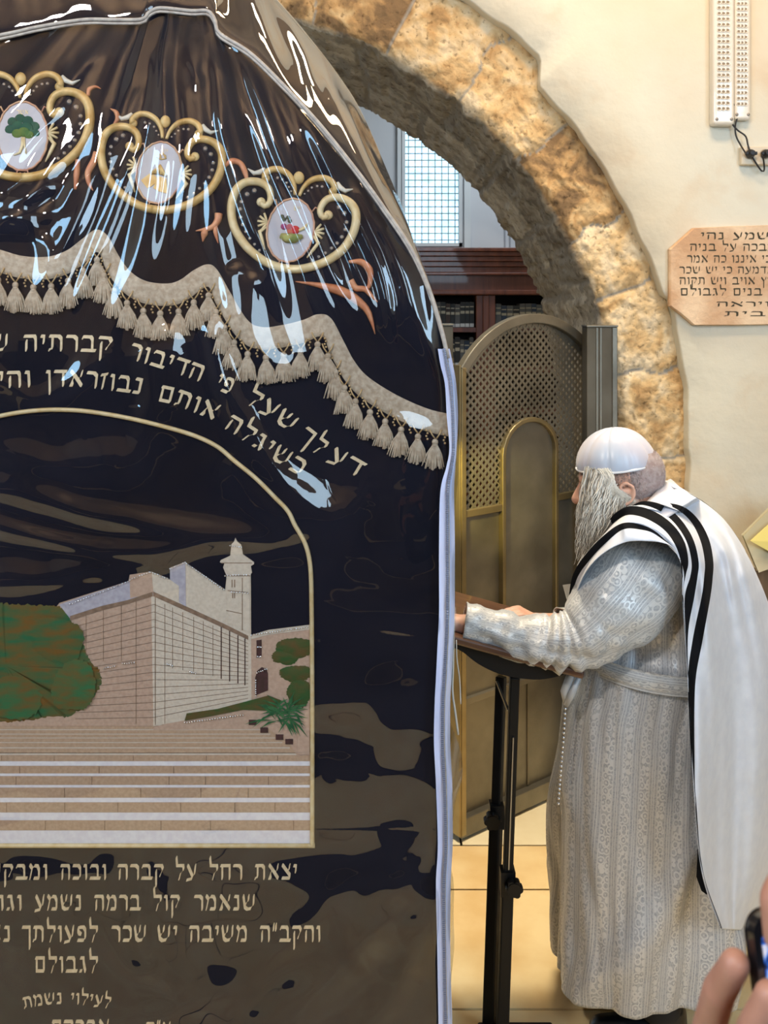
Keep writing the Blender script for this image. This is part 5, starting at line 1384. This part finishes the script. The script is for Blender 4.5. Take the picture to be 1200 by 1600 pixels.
BRO = brocade('silver_brocade', (.38,.39,.415)); BRO2 = brocade('silver_brocade_sleeve', (.42,.435,.455))
def robe():
    d = 2.5
    tab = [(770,1000,1050,.05),(785,985,1062,.08),(810,962,1080,.11),(850,935,1100,.15),(900,908,1135,.19),(950,900,1145,.20),(1000,904,1140,.205),(1030,900,1138,.205),(1060,892,1138,.21),(1100,880,1138,.215),(1200,868,1140,.225),(1300,860,1140,.23),(1400,856,1140,.235),(1450,853,1138,.235),(1500,853,1134,.225)]
    t = catmull(tab, 150); rings = []
    for y, xl, xr, b in t:
        l = P(xl, y, d); r = P(xr, y, d); a = (r.x-l.x)/2; rings.append((((l.x+r.x)/2, d, l.z), Vector((a, 0, 0)), Vector((0, b, 0))))
    def disp(s, th, c):
        lowf = min(1, max(0, (s-.32)/.5))
        g = .022*lowf*(float(vn(math.cos(th)*3.4+s*.9, math.sin(th)*3.4+s*.7, 3)))+.030*lowf*float(vn(math.cos(th)*1.7-s*1.6+5, math.sin(th)*1.7+s*.6, 8))
        g += .010*float(vn(math.cos(th)*4, s*9+math.sin(th)*3, 5))*(1-lowf*.6)
        # diagonal drag folds
        ph = th*2.2+s*8.5
        g += .018*lowf*max(0, math.sin(ph*1.6+1.2*float(vn(th*2, s*4, 2))))**3
        g += .004*float(vn(math.cos(th)*12, math.sin(th)*12+s*10, 6))
        if .30 < s < .36: g -= .010*math.sin((s-.30)/.06*math.pi)
        return g
    o = ringloft('robe', rings, 220, BRO, man, disp, .90)
    mod(o, 'SOLIDIFY', thickness=.003)
    # belt knot and hanging cord at the front
    mb = MB()
    pts = [P(878,1055,2.40), P(884,1072,2.35), P(881,1090,2.36), P(874,1098,2.38)]
    mb.tube([P(895,1046,2.33), P(890,1060,2.33), P(882,1080,2.33), P(884,1100,2.34)], [.008,.011,.010,.006], 8); mb.tube([P(905,1058,2.32), P(893,1085,2.32), P(885,1102,2.33)], [.006,.009,.006], 8)
    mb.build('belt_tie', BRO2, man, smooth=True)
    # gathered belt
    c = []
    for i in range(80):
        th = 2*math.pi*i/79; y0 = 1022+6*math.sin(th)
        l = P(901, y0, d); r = P(1142, y0, d); cx = (l.x+r.x)/2; a = (r.x-l.x)/2+.006
        c.append((cx+a*math.cos(th), d+.217*math.sin(th), l.z-.018*math.cos(th+.5)))
    v = []; 
    for i, q in enumerate(c):
        for j in range(7):
            u = j/6-.5; v.append((q[0]*1, q[1]-.0*u, q[2]+u*.046))
            qq = Vector((q[0]-c[0][0]*0, q[1], 0))
    cx = sum(q[0] for q in c)/80
    vv = []
    for i, q in enumerate(c):
        for j in range(7):
            u = j/6-.5; k = 1+.035*math.cos(u*math.pi)+.012*math.cos(j*3.1)
            vv.append((cx+(q[0]-cx)*k, d+(q[1]-d)*k, q[2]+u*.048))
    uv = [(.8*(j/6)*.1, i*.012) for i in range(80) for j in range(7)]
    mk('belt', vv, [(i*7+j, i*7+j+1, i*7+j+8, i*7+j+7) for i in range(79) for j in range(6)], BRO2, man, uv=uv)
    # coat edge with fastenings down the front
    mb = MB(); e = catmull([(884,1100,2.335),(880,1160,2.325),(876,1210,2.315),(872,1260,2.305),(866,1330,2.30),(858,1390,2.30)], 40)
    for i in range(0, 22): mb.ball(P(e[i][0], e[i][1], e[i][2]), .0035, 8)
    mb.build('front_fastening', GEM, man, smooth=True)
def sleeve(name, path, m, seed, rot=0):
    c = catmull(path, 70); rings = []; up = Vector((0, -1, 0)); k = len(c)
    pts = [Vector(px2(q[0], q[1], q[2])) for q in c]
    for i, p in enumerate(pts):
        t = (pts[min(i+2, k-1)]-pts[max(i-2, 0)]).normalized(); b = (up-t*up.dot(t)).normalized(); a = t.cross(b)
        r = c[i][3]; rings.append((p, a*r, b*r*.92))
    def disp(s, th, cc):
        g = .006*float(vn(s*14, math.cos(th)*2+math.sin(th)*1.3, seed))+.005*float(vn(s*30, math.cos(th)*2.4, seed+1))
        el = math.exp(-((s-.60)/.09)**2); g += el*.009*math.sin(s*130+2.2*math.cos(th))*(.6+.4*math.sin(th))
        g += .009*float(vn(s*5+math.cos(th)*1.2, math.sin(th)*1.5, seed+3))*(1-s*.6)
        return g
    o = ringloft(name, rings, 90, m, man, disp, .36); mod(o, 'SOLIDIFY', thickness=.003); return o
robe()
sleeve('sleeve', [(1035,848,2.42,.070),(1016,868,2.37,.095),(999,900,2.335,.112),(968,942,2.31,.108),(924,985,2.30,.080),(890,1003,2.30,.066),(850,1003,2.305,.054),(810,994,2.31,.047),(765,982,2.315,.044),(724,974,2.318,.043)], BRO2, 4)
sleeve('sleeve', [(1070,850,2.60,.085),(1030,900,2.65,.10),(985,960,2.66,.085),(960,985,2.64,.06),(915,985,2.56,.046),(874,974,2.505,.040)], BRO2, 9)
# paper held in front of the chest
def chest_paper():
    o = mk('paper_sheet', [P(879,914,2.46), P(893,912,2.47), P(897,960,2.46), P(888,946,2.455)]+[P(879,914,2.463), P(893,912,2.473), P(897,960,2.463), P(888,946,2.458)], [(0,1,2,3),(7,6,5,4),(0,4,5,1),(1,5,6,2),(2,6,7,3),(3,7,4,0)], M('white_paper_corner', (.72,.74,.72), .7), man, smooth=False)
    o.name = 'paper_corner'
chest_paper()
def shoes():
    hull('trousers', [('c', (.683, y, .8), (.69, y, .11), .098, .058) for y in (2.41, 2.59)], .008, M('black_trousers', (.010,.010,.012), .85), man, 4)
    for y in (2.41, 2.59):
        hull('shoe', [('c', (.70, y, .04), (.55, y, .032), .044, .038), ('c', (.72, y, .045), (.72, y, .08), .042, .040), ('c', (.74, y, .02), (.52, y, .018), .018, .018)], .006, M('shoe_leather', (.008,.008,.009), .35) if 'shoe_leather' not in bpy.data.materials else bpy.data.materials['shoe_leather'], man, 4)
shoes()

def tallit():
    WHT = M('white_wool', (.58,.61,.68), .8, col2=(.63,.66,.72), nscale=40, sheen=.15, bump=.25, bscale=300, bdist=.0006); BLK = M('black_wool_stripe', (.004,.0045,.006), .9, spec=.15)
    n = 16
    tail = [(1080,1180),(1085,1250),(1096,1360),(1127,1452)]
    E0 = [(893,962),(899,930),(915,893),(940,866),(975,848),(1015,846),(1050,853),(1064,878),(1066,900),(1066,930),(1070,1000),(1075,1070)]+tail
    PQ = [(889,942,3),(898,900,5),(920,868,6),(945,842,6),(972,822,5),(1000,823,4),(1026,834,2),(1060,868,0),(1066,900,0),(1067,930,0),(1071,1000,0),(1076,1070,0)]+[(a,b,0) for a,b in tail]
    R = [(940,850,2),(950,822,4),(964,806,6),(984,797,7),(1013,803,8),(1043,822,8),(1062,848,8),(1070,878,6),(1070,900,1),(1067,930,0),(1071,1000,0),(1076,1070,0)]+[(a+.5,b,0) for a,b in tail]
    Sx = [(960,835,1),(975,805,1),(990,790,2),(1008,786,4),(1036,795,6),(1060,816,6),(1078,845,6),(1086,878,6),(1084,902,6),(1077,934,8),(1073,990,2),(1076,1070,0)]+[(a+1,b,0) for a,b in tail]
    Tx = [(985,825,1),(1000,800,1),(1020,790,1),(1044,788,2),(1068,797,5),(1088,817,6),(1102,846,7),(1108,878,7),(1107,902,7),(1103,934,7),(1090,1000,8),(1080,1070,6)]+[(a+(3 if i == 0 else 1.5),b,1.5 if i == 0 else 0) for i,(a,b) in enumerate(tail)]
    W4 = [(1040,760),(1050,760),(1062,762),(1075,770),(1092,780),(1112,794),(1132,812),(1150,836),(1166,862),(1180,890),(1204,950),(1232,1040),(1250,1160),(1248,1270),(1232,1370),(1182,1456)]
    dL = [2.34,2.29,2.24,2.21,2.19,2.18,2.17,2.165,2.17,2.18,2.20,2.215,2.225,2.235,2.24,2.245]
    # ordered lines with a fraction across
    def off(L, s):
        out = []
        for i, q in enumerate(L):
            a = L[max(i-1,0)]; b = L[min(i+1,n-1)]; dx, dy = b[0]-a[0], b[1]-a[1]; k = math.hypot(dx, dy)+1e-6
            nx, ny = dy/k, -dx/k
            out.append((q[0]+nx*q[2]*s, q[1]+ny*q[2]*s))
        return out
    lines = [E0, off(PQ, -1), off(PQ, 1), off(R, -1), off(R, 1), off(Sx, -1), off(Sx, 1), off(Tx, -1), off(Tx, 1), W4]
    mats_ = [0, 1, 0, 1, 0, 1, 0, 1, 0]
    N = 120
    rs = []
    for L in lines:
        A = np.array([(q[0], q[1]) for q in L], float); c = np.zeros((N, 2)); 
        tt = np.linspace(0, n-1, N)
        # catmull by station index so that stations stay aligned
        Q = np.vstack([2*A[0]-A[1], A, 2*A[-1]-A[-2]])
        for m_, t in enumerate(tt):
            i = min(int(t), n-2); f_ = t-i; a, b, c_, e = Q[i], Q[i+1], Q[i+2], Q[i+3]
            c[m_] = .5*((2*b)+(-a+c_)*f_+(2*a-5*b+4*c_-e)*f_*f_+(-a+3*b-3*c_+e)*f_**3)
        rs.append(c)
    dl = np.interp(np.linspace(0, n-1, N), range(n), dL)
    sub = [3, 3, 5, 4, 4, 3, 4, 4, 34]
    cols = []; mi_c = []
    for k in range(9):
        for s in range(sub[k]):
            u = s/sub[k]; cols.append(rs[k]*(1-u)+rs[k+1]*u); mi_c.append(mats_[k])
    cols.append(rs[9]); Mx = len(cols)
    v = []
    E = rs[0]; Wd = rs[9]
    for i in range(N):
        tot = max(np.linalg.norm(Wd[i]-E[i]), 1); st = i/(N-1)*(n-1)
        for j in range(Mx):
            p = cols[j][i]; a = np.linalg.norm(p-E[i])/tot; a = min(a, 1)
            base = dl[i]+.34*a**1.8
            if st < 4: base = dl[i]+.16*a
            hang = min(1, max(0, (st-5)/4))
            base -= .028*hang
            fold = .044*hang*float(vn(a*5.2+.12*st, st*.22, 4))+.024*hang*float(vn(a*9+.3*st, st*.35, 6))+.006*float(vn(a*6, st*.9, 9))+.003*float(vn(p[0]/14., p[1]/22., 3))
            ridge = .009*math.sin(a*30+st*.7)*max(0, 1-abs(st-7)/5)*min(1, a*2.2)
            v.append(Vector(px2(p[0], p[1], base-fold-ridge)))
    # a turned edge on the arm side and a far side going round the back
    f = []; mi = []
    for i in range(N-1):
        for j in range(Mx-1):
            f.append((i*Mx+j, i*Mx+j+1, (i+1)*Mx+j+1, (i+1)*Mx+j)); mi.append(mi_c[j])
    base_n = len(v); K = 8
    for i in range(N):
        p = v[i*Mx+Mx-1]; st = i/(N-1)*(n-1)
        for j in range(K):
            u = (j+1)/K; x = p.x+.030*math.sin(min(1, u*3)*math.pi/2)*(1 if st > 3 else 0)*(1-u)-.10*u*u-(.06*u if st < 8 else .12*u); y = p.y+.26*u; z = p.z+.012*math.sin(u*3)*(1 if st < 9 else 0)
            v.append(Vector((x+.014*float(vn(u*3, st*.4, 5)), y, z)))
    for i in range(N-1):
        for j in range(K):
            a = base_n+i*K+j-1 if j else i*Mx+Mx-1; b = base_n+(i+1)*K+j-1 if j else (i+1)*Mx+Mx-1
            st = i/(N-1)*(n-1)
            f.append((a, base_n+i*K+j, base_n+(i+1)*K+j, b)); mi.append(1 if j == 0 and 3.5 < st < 10.4 else 0)
    o = mk('prayer_shawl', v, f, [WHT, BLK], man, True, mi); mod(o, 'SOLIDIFY', thickness=.0022, offset=1); mod(o, 'SUBSURF', levels=1, render_levels=1)
    # collar
    A = catmull([(968,812,2.36),(985,800,2.345),(1006,787,2.35),(1028,765,2.39),(1045,749,2.46),(1050,752,2.56),(1030,775,2.62)], 40); B = catmull([(975,835,2.30),(1003,826,2.28),(1036,812,2.28),(1062,797,2.33),(1086,782,2.44),(1085,780,2.60),(1050,800,2.68)], 40)
    v = []; m_ = 8
    for i in range(40):
        for j in range(m_):
            u = j/(m_-1); q = A[i]*(1-u)+B[i]*u; v.append(Vector(px2(q[0], q[1], q[2]-.012*math.sin(u*math.pi))))
    f = [(i*m_+j, i*m_+j+1, (i+1)*m_+j+1, (i+1)*m_+j) for i in range(39) for j in range(m_-1)]
    o = mk('collar', v, f, M('collar_satin', (.56,.57,.64), .32, col2=(.64,.63,.68), nscale=14, sheen=.3), man); mod(o, 'SOLIDIFY', thickness=.004)
    # striped corner showing behind the shawl's hanging edge
    q = [(1090,1325),(1100,1345),(1110,1390),(1104,1398),(1096,1392),(1088,1370)]
    v = [Vector(px2(a, b, 2.27)) for a, b in q]+[Vector(px2(a, b, 2.275)) for a, b in q]; k = len(q)
    mk('shawl_corner', v, [tuple(range(k)), tuple(range(2*k-1, k-1, -1))]+[(i, (i+1) % k, k+(i+1) % k, k+i) for i in range(k)], BLK, man, smooth=False)
tallit()

def head_wear():
    # skullcap: eight satin panels
    SAT = M('kippah_satin', (.42,.50,.63), .34, col2=(.55,.53,.60), nscale=9, sheen=.3); RIM = M('kippah_rim', (.74,.76,.80), .5)  # blue and pinkish sheen put into the satin's colour
    c = P(963, 727, 2.45); ax = Vector((-.13, -.04, 1)).normalized(); e1 = Vector((1, 0, .13)).normalized(); e2 = ax.cross(e1)
    v = []; n, k = 96, 20; R = .1
    for i in range(k+1):
        t = i/k*math.pi/2
        for j in range(n):
            a = 2*math.pi*j/n; s = abs(math.sin(a*5+.4)); r = R*math.cos(t)**.92*(1-.045*(1-s)**2*math.cos(t)-.012*(1-math.cos(t)))
            z = .094*math.sin(t)**1.08*(1-.03*(1-s)**2)
            v.append(c+e1*(r*math.cos(a))+e2*(r*math.sin(a)*.86)+ax*z)
    f = [(i*n+j, i*n+(j+1) % n, (i+1)*n+(j+1) % n, (i+1)*n+j) for i in range(k) for j in range(n)]
    kp = mk('skullcap', v, f, SAT, man); mod(kp, 'SOLIDIFY', thickness=.003, offset=1)
    mb = MB(); mb.tube([c+e1*(R*1.008*math.cos(a))+e2*(R*.868*math.sin(a))+ax*.002 for a in np.linspace(0, 2*math.pi, 80)], .0034, 8, cap=False); mb.build('skullcap_rim', RIM, kp, smooth=True)
    mb = MB()
    for q in range(10):
        a = (q*math.pi-.4)/5+0
        mb.tube([c+e1*(R*math.cos(t)**.92*math.cos(a)*.965)+e2*(R*.86*math.cos(t)**.92*math.sin(a)*.965)+ax*(.0945*math.sin(t)**1.08) for t in np.linspace(.02, 1.5, 16)], .0012, 5)
    mb.build('skullcap_seam', RIM, kp, smooth=True)
    # short hair: fine stubs over the back of the skull
    HG = M('short_grey_hair', (.20,.16,.15), .7, col2=(.45,.42,.42), nscale=120); HB = M('long_grey_hair', (.62,.59,.52), .45, col2=(.80,.78,.72), nscale=60, spec=.6)
    r = random.Random(5); mb = MB(); cnt = 0
    while cnt < 5200:
        th = r.uniform(-math.pi, math.pi); ph = r.uniform(-.85, .55)
        l = Vector((math.cos(ph)*math.cos(th), math.cos(ph)*math.sin(th), math.sin(ph)))
        if l.x > .28: continue
        if l.x > -.15 and l.z < -.35: continue
        p = Hd(-.020+l.x*.093, l.y*.077, l.z*.084)
        if (p-c).dot(ax) > .034: continue
        nrm = (HR @ Vector((l.x/.97, l.y/.77, l.z/.86))).normalized(); q = p+nrm*.0055+Vector((r.uniform(-1,1), r.uniform(-1,1), -1.2))*.003
        s = nrm.orthogonal().normalized()*.0007; mb.add([p-s, p+s, q], [(0,1,2)]); cnt += 1
    sh_ = mb.build('short_hair', HG, man, smooth=True, kind='stuff')
    hull('hair', [('e', Hd(-.034,0,-.004), .1, (.835,.775,.825), HR)], .004, M('cropped_hair_base', (.30,.22,.21), .8, col2=(.40,.33,.32), nscale=90), man, 3)
    # under-layer of the beard
    hull('beard', [('c', P(938,752,2.43), P(932,800,2.41), .036, .040), ('c', P(932,800,2.41), P(925,850,2.40), .038, .022), ('c', P(958,765,2.42), P(946,810,2.41), .030, .026), ('c', P(925,850,2.40), P(916,878,2.40), .020, .008)], .005, M('beard_inner', (.30,.28,.24), .8, col2=(.45,.42,.37), nscale=30, stretch=(1,1,.15)), man, 6)
    mb = MB()
    for i in range(900):
        a = r.random(); front = r.random()
        x0 = 914+64*a+r.uniform(-3,3); y0 = 732+48*a*a+r.uniform(-4,14)
        dep = 2.415-.050*math.sin(min(1, .25+a)*math.pi*.62)+r.uniform(-.006,.012)
        ln = (128-62*a)*r.uniform(.55,1.12); x1 = 905+44*a**1.2+r.uniform(-6,6); y1 = y0+ln
        if a > .8 and r.random() < .6: x1 += 16
        w = r.uniform(3,7.5); fr = r.uniform(2.2,4.6); p0 = r.uniform(0,6.3); pts = []; n = 10
        for k in range(n):
            t = k/(n-1); x = x0+(x1-x0)*(t**.85)+w*math.sin(p0+t*fr*3)*t; y = y0+(y1-y0)*t
            bul = -.016*math.sin(t*math.pi*.8)*(.4+.6*math.sin(a*3.1)); pts.append(P(x, y, dep+bul+.012*t*(front)))
        rr = r.uniform(.0008,.0017); mt = 1 if r.random() < .35 else 0
        mb.tube(pts, [rr*(1-.75*(k/(n-1))**2) for k in range(n)], 4, mt, cap=False)
    # locks falling from the temple over the ear
    for i in range(160):
        x0 = 942+r.uniform(-8,12); y0 = 733+r.uniform(-2,6); p0 = r.uniform(-.6,.6); pts = []
        for k in range(10):
            t = k/9; pts.append(P(x0+(10+34*r.random()*.2+26)*t**1.2-6*math.sin(t*3.1)+r.uniform(-.6,.6)+3.2*math.sin(p0+t*9), y0+(52+6*p0)*t, 2.368-.010*math.sin(t*3.1)+p0*.006))
        mb.tube(pts, [.0010*(1-.7*k/9) for k in range(10)], 4, cap=False)
    mb.build('beard_strand', [HB, M('beard_shade_hair', (.22,.20,.17), .6, col2=(.34,.32,.28), nscale=60)], man, smooth=True, kind='stuff')
head_wear()

# ------------------------------------------------------------------ visitor holding a phone, at the lower right corner
def visitor():
    v_ = empty('person', (.66, .52, 0), 'visitor at the lower right corner, only the fingers holding a phone in view', 'person')
    b = []
    def C(a, c, r1, r2): b.append(('c', a, c, r1, r2))
    # left hand: fingers curled round the phone's left edge
    palm = P(1262, 1690, .66); wr = P(1330, 1860, .62)
    C(palm, wr, .034, .027); C(P(1225,1690,.66), P(1300,1690,.64), .018, .018)
    C(P(1205,1710,.675), P(1106,1612,.668), .012, .0118); C(P(1106,1612,.668), P(1124,1548,.640), .0115, .0112); C(P(1126,1545,.640), P(1149,1506,.622), .0110, .0098)
    C(P(1235,1715,.67), P(1150,1668,.64), .012, .0118); C(P(1150,1668,.64), P(1184,1600,.600), .0118, .0110); C(P(1184,1600,.600), P(1203,1556,.592), .0108, .0096)
    C(P(1265,1740,.67), P(1190,1720,.64), .012, .0115); C(P(1190,1720,.64), P(1222,1660,.61), .011, .0105); C(P(1222,1660,.61), P(1240,1620,.60), .0105, .0095)
    C(P(1300,1780,.66), P(1235,1790,.63), .011, .0105); C(P(1235,1790,.63), P(1265,1730,.61), .010, .0095); C(P(1265,1730,.61), P(1285,1700,.60), .0095, .0085)
    C(wr, P(1330,1740,.60), .022, .015); C(P(1330,1740,.60), P(1360,1640,.59), .014, .011)
    # right hand: a finger in front of the screen
    C(P(1330,1300,.585), P(1250,1348,.572), .012, .0122); C(P(1250,1348,.572), P(1219,1408,.560), .0122, .0120); C(P(1219,1408,.560), P(1221,1462,.560), .0120, .0110)
    for k in range(3):
        C(P(1370+k*14,1330+50*k,.60), P(1330+k*12,1400+50*k,.575), .0115, .011); C(P(1330+k*12,1400+50*k,.575), P(1345+k*12,1450+50*k,.56), .011, .0095)
    rp = P(1420,1390,.60); C(P(1370,1330,.60), rp, .018, .03); C(P(1330,1300,.585), rp, .014, .028); C(rp, P(1520,1520,.58), .03, .026); C(rp, P(1400,1290,.575), .018, .013); C(P(1400,1290,.575), P(1365,1250,.565), .012, .010)
    # arms, torso, head, legs (outside the frame)
    ls, le = Vector((.50,.52,1.40)), Vector((.44,.60,1.12)); C(ls, le, .05, .042); C(le, wr, .042, .027)
    rs_, re = Vector((.84,.50,1.40)), Vector((.72,.66,1.16)); C(rs_, re, .05, .042); C(re, P(1520,1520,.58), .042, .026)
    C((.50,.52,1.38), (.84,.50,1.38), .06, .06); C((.67,.50,1.32), (.67,.50,.95), .13, .125); C((.67,.50,1.42), (.67,.52,1.50), .055, .05)
    b.append(('e', Vector((.67,.53,1.60)), .1, (.78,.95,1.12), Matrix.Identity(3))); C((.67,.62,1.61), (.67,.645,1.575), .010, .014)
    for s in (-1, 1):
        C((.67+s*.09,.50,.92), (.67+s*.09,.52,.48), .085, .055); C((.67+s*.09,.52,.48), (.67+s*.09,.50,.07), .052, .036); C((.67+s*.09,.50,.04), (.67+s*.09,.64,.035), .038, .032)
        C((.67+s*.078,.525,1.60), (.67+s*.082,.52,1.575), .012, .010)
    hull('body', b, .0031, SKIN2, v_, 4)
    CL = M('visitor_coat', (.03,.032,.045), .8)
    hull('coat', [('c', (.50,.52,1.37), (.84,.50,1.37), .075, .075), ('c', (.67,.50,1.30), (.67,.50,.90), .155, .16), ('c', ls, le, .065, .058), ('c', le, Vector(le).lerp(wr, .6), .056, .045), ('c', rs_, re, .065, .058), ('c', re, re.lerp(P(1520,1520,.58), .6), .056, .045)], .01, CL, v_, 5)
    hull('trousers', [('c', (.67+s*.09,.50,.93), (.67+s*.09,.51,.12), .105, .065) for s in (-1, 1)]+[('c', (.6,.50,.92), (.74,.50,.92), .11, .11)], .01, M('visitor_trousers', (.03,.03,.035), .9), v_, 4)
    hull('hair', [('e', Vector((.67,.515,1.625)), .1, (.84,.98,1.06), Matrix.Identity(3))], .008, M('visitor_hair', (.05,.035,.025), .8), v_, 3)
    # the phone
    ph = empty('phone', tuple(P(1260, 1760, .63)), 'black phone with a lit blue and white screen held by the visitor', 'phone')
    ctr = P(1262, 1600, .628); w, h, t = .074, .150, .0085
    rot = Matrix.Rotation(math.radians(24), 3, 'Z') @ Matrix.Rotation(math.radians(-9), 3, 'X') @ Matrix.Rotation(math.radians(-2), 3, 'Y')
    def rr_(w_, h_, rad, y, n=8):
        o = []
        for cx_, cz_, a0 in ((w_/2-rad, h_/2-rad, 0), (-w_/2+rad, h_/2-rad, 90), (-w_/2+rad, -h_/2+rad, 180), (w_/2-rad, -h_/2+rad, 270)):
            for i in range(n+1):
                a = math.radians(a0+90*i/n); o.append(ctr+rot @ Vector((cx_+rad*math.cos(a), y, cz_+rad*math.sin(a))))
        return o
    a = rr_(w, h, .011, -t/2); c_ = rr_(w, h, .011, t/2); n = len(a)
    bev(mk('phone_case', a+c_, [tuple(range(n)), tuple(range(2*n-1, n-1, -1))]+[(i, (i+1) % n, n+(i+1) % n, n+i) for i in range(n)], M('phone_glossy_black', (.006,.006,.008), .15, coat=.6), ph, smooth=False), .0015, 3)
    scm = bpy.data.materials.new('phone_screen'); scm.use_nodes = True; nn = scm.node_tree.nodes; l = scm.node_tree.links; bs = nn['Principled BSDF']; bs.inputs['Base Color'].default_value = (.01,.01,.01,1); bs.inputs['Roughness'].default_value = .1
    tc = nn.new('ShaderNodeTexCoord'); ns = nn.new('ShaderNodeTexNoise'); ns.inputs['Scale'].default_value = 55; ns.inputs['Detail'].default_value = 2; ns.inputs['Distortion'].default_value = 1.2
    rp_ = nn.new('ShaderNodeValToRGB'); e = rp_.color_ramp.elements; e[0].position = .40; e[0].color = (.01,.02,.08,1); e[1].position = .62; e[1].color = (.75,.72,.82,1); x = e.new(.48); x.color = (.03,.16,.75,1); x = e.new(.54); x.color = (.30,.45,.8,1)
    l.new(tc.outputs['Object'], ns.inputs['Vector']); l.new(ns.outputs['Fac'], rp_.inputs[0]); l.new(rp_.outputs[0], bs.inputs['Emission Color']); bs.inputs['Emission Strength'].default_value = .9
    s_ = rr_(w-.008, h-.016, .006, -t/2-.0006); s_ = [q-Vector((0,0,.0)) for q in s_]
    mk('screen', s_, [tuple(range(len(s_)))], scm, ph, smooth=False)
visitor()
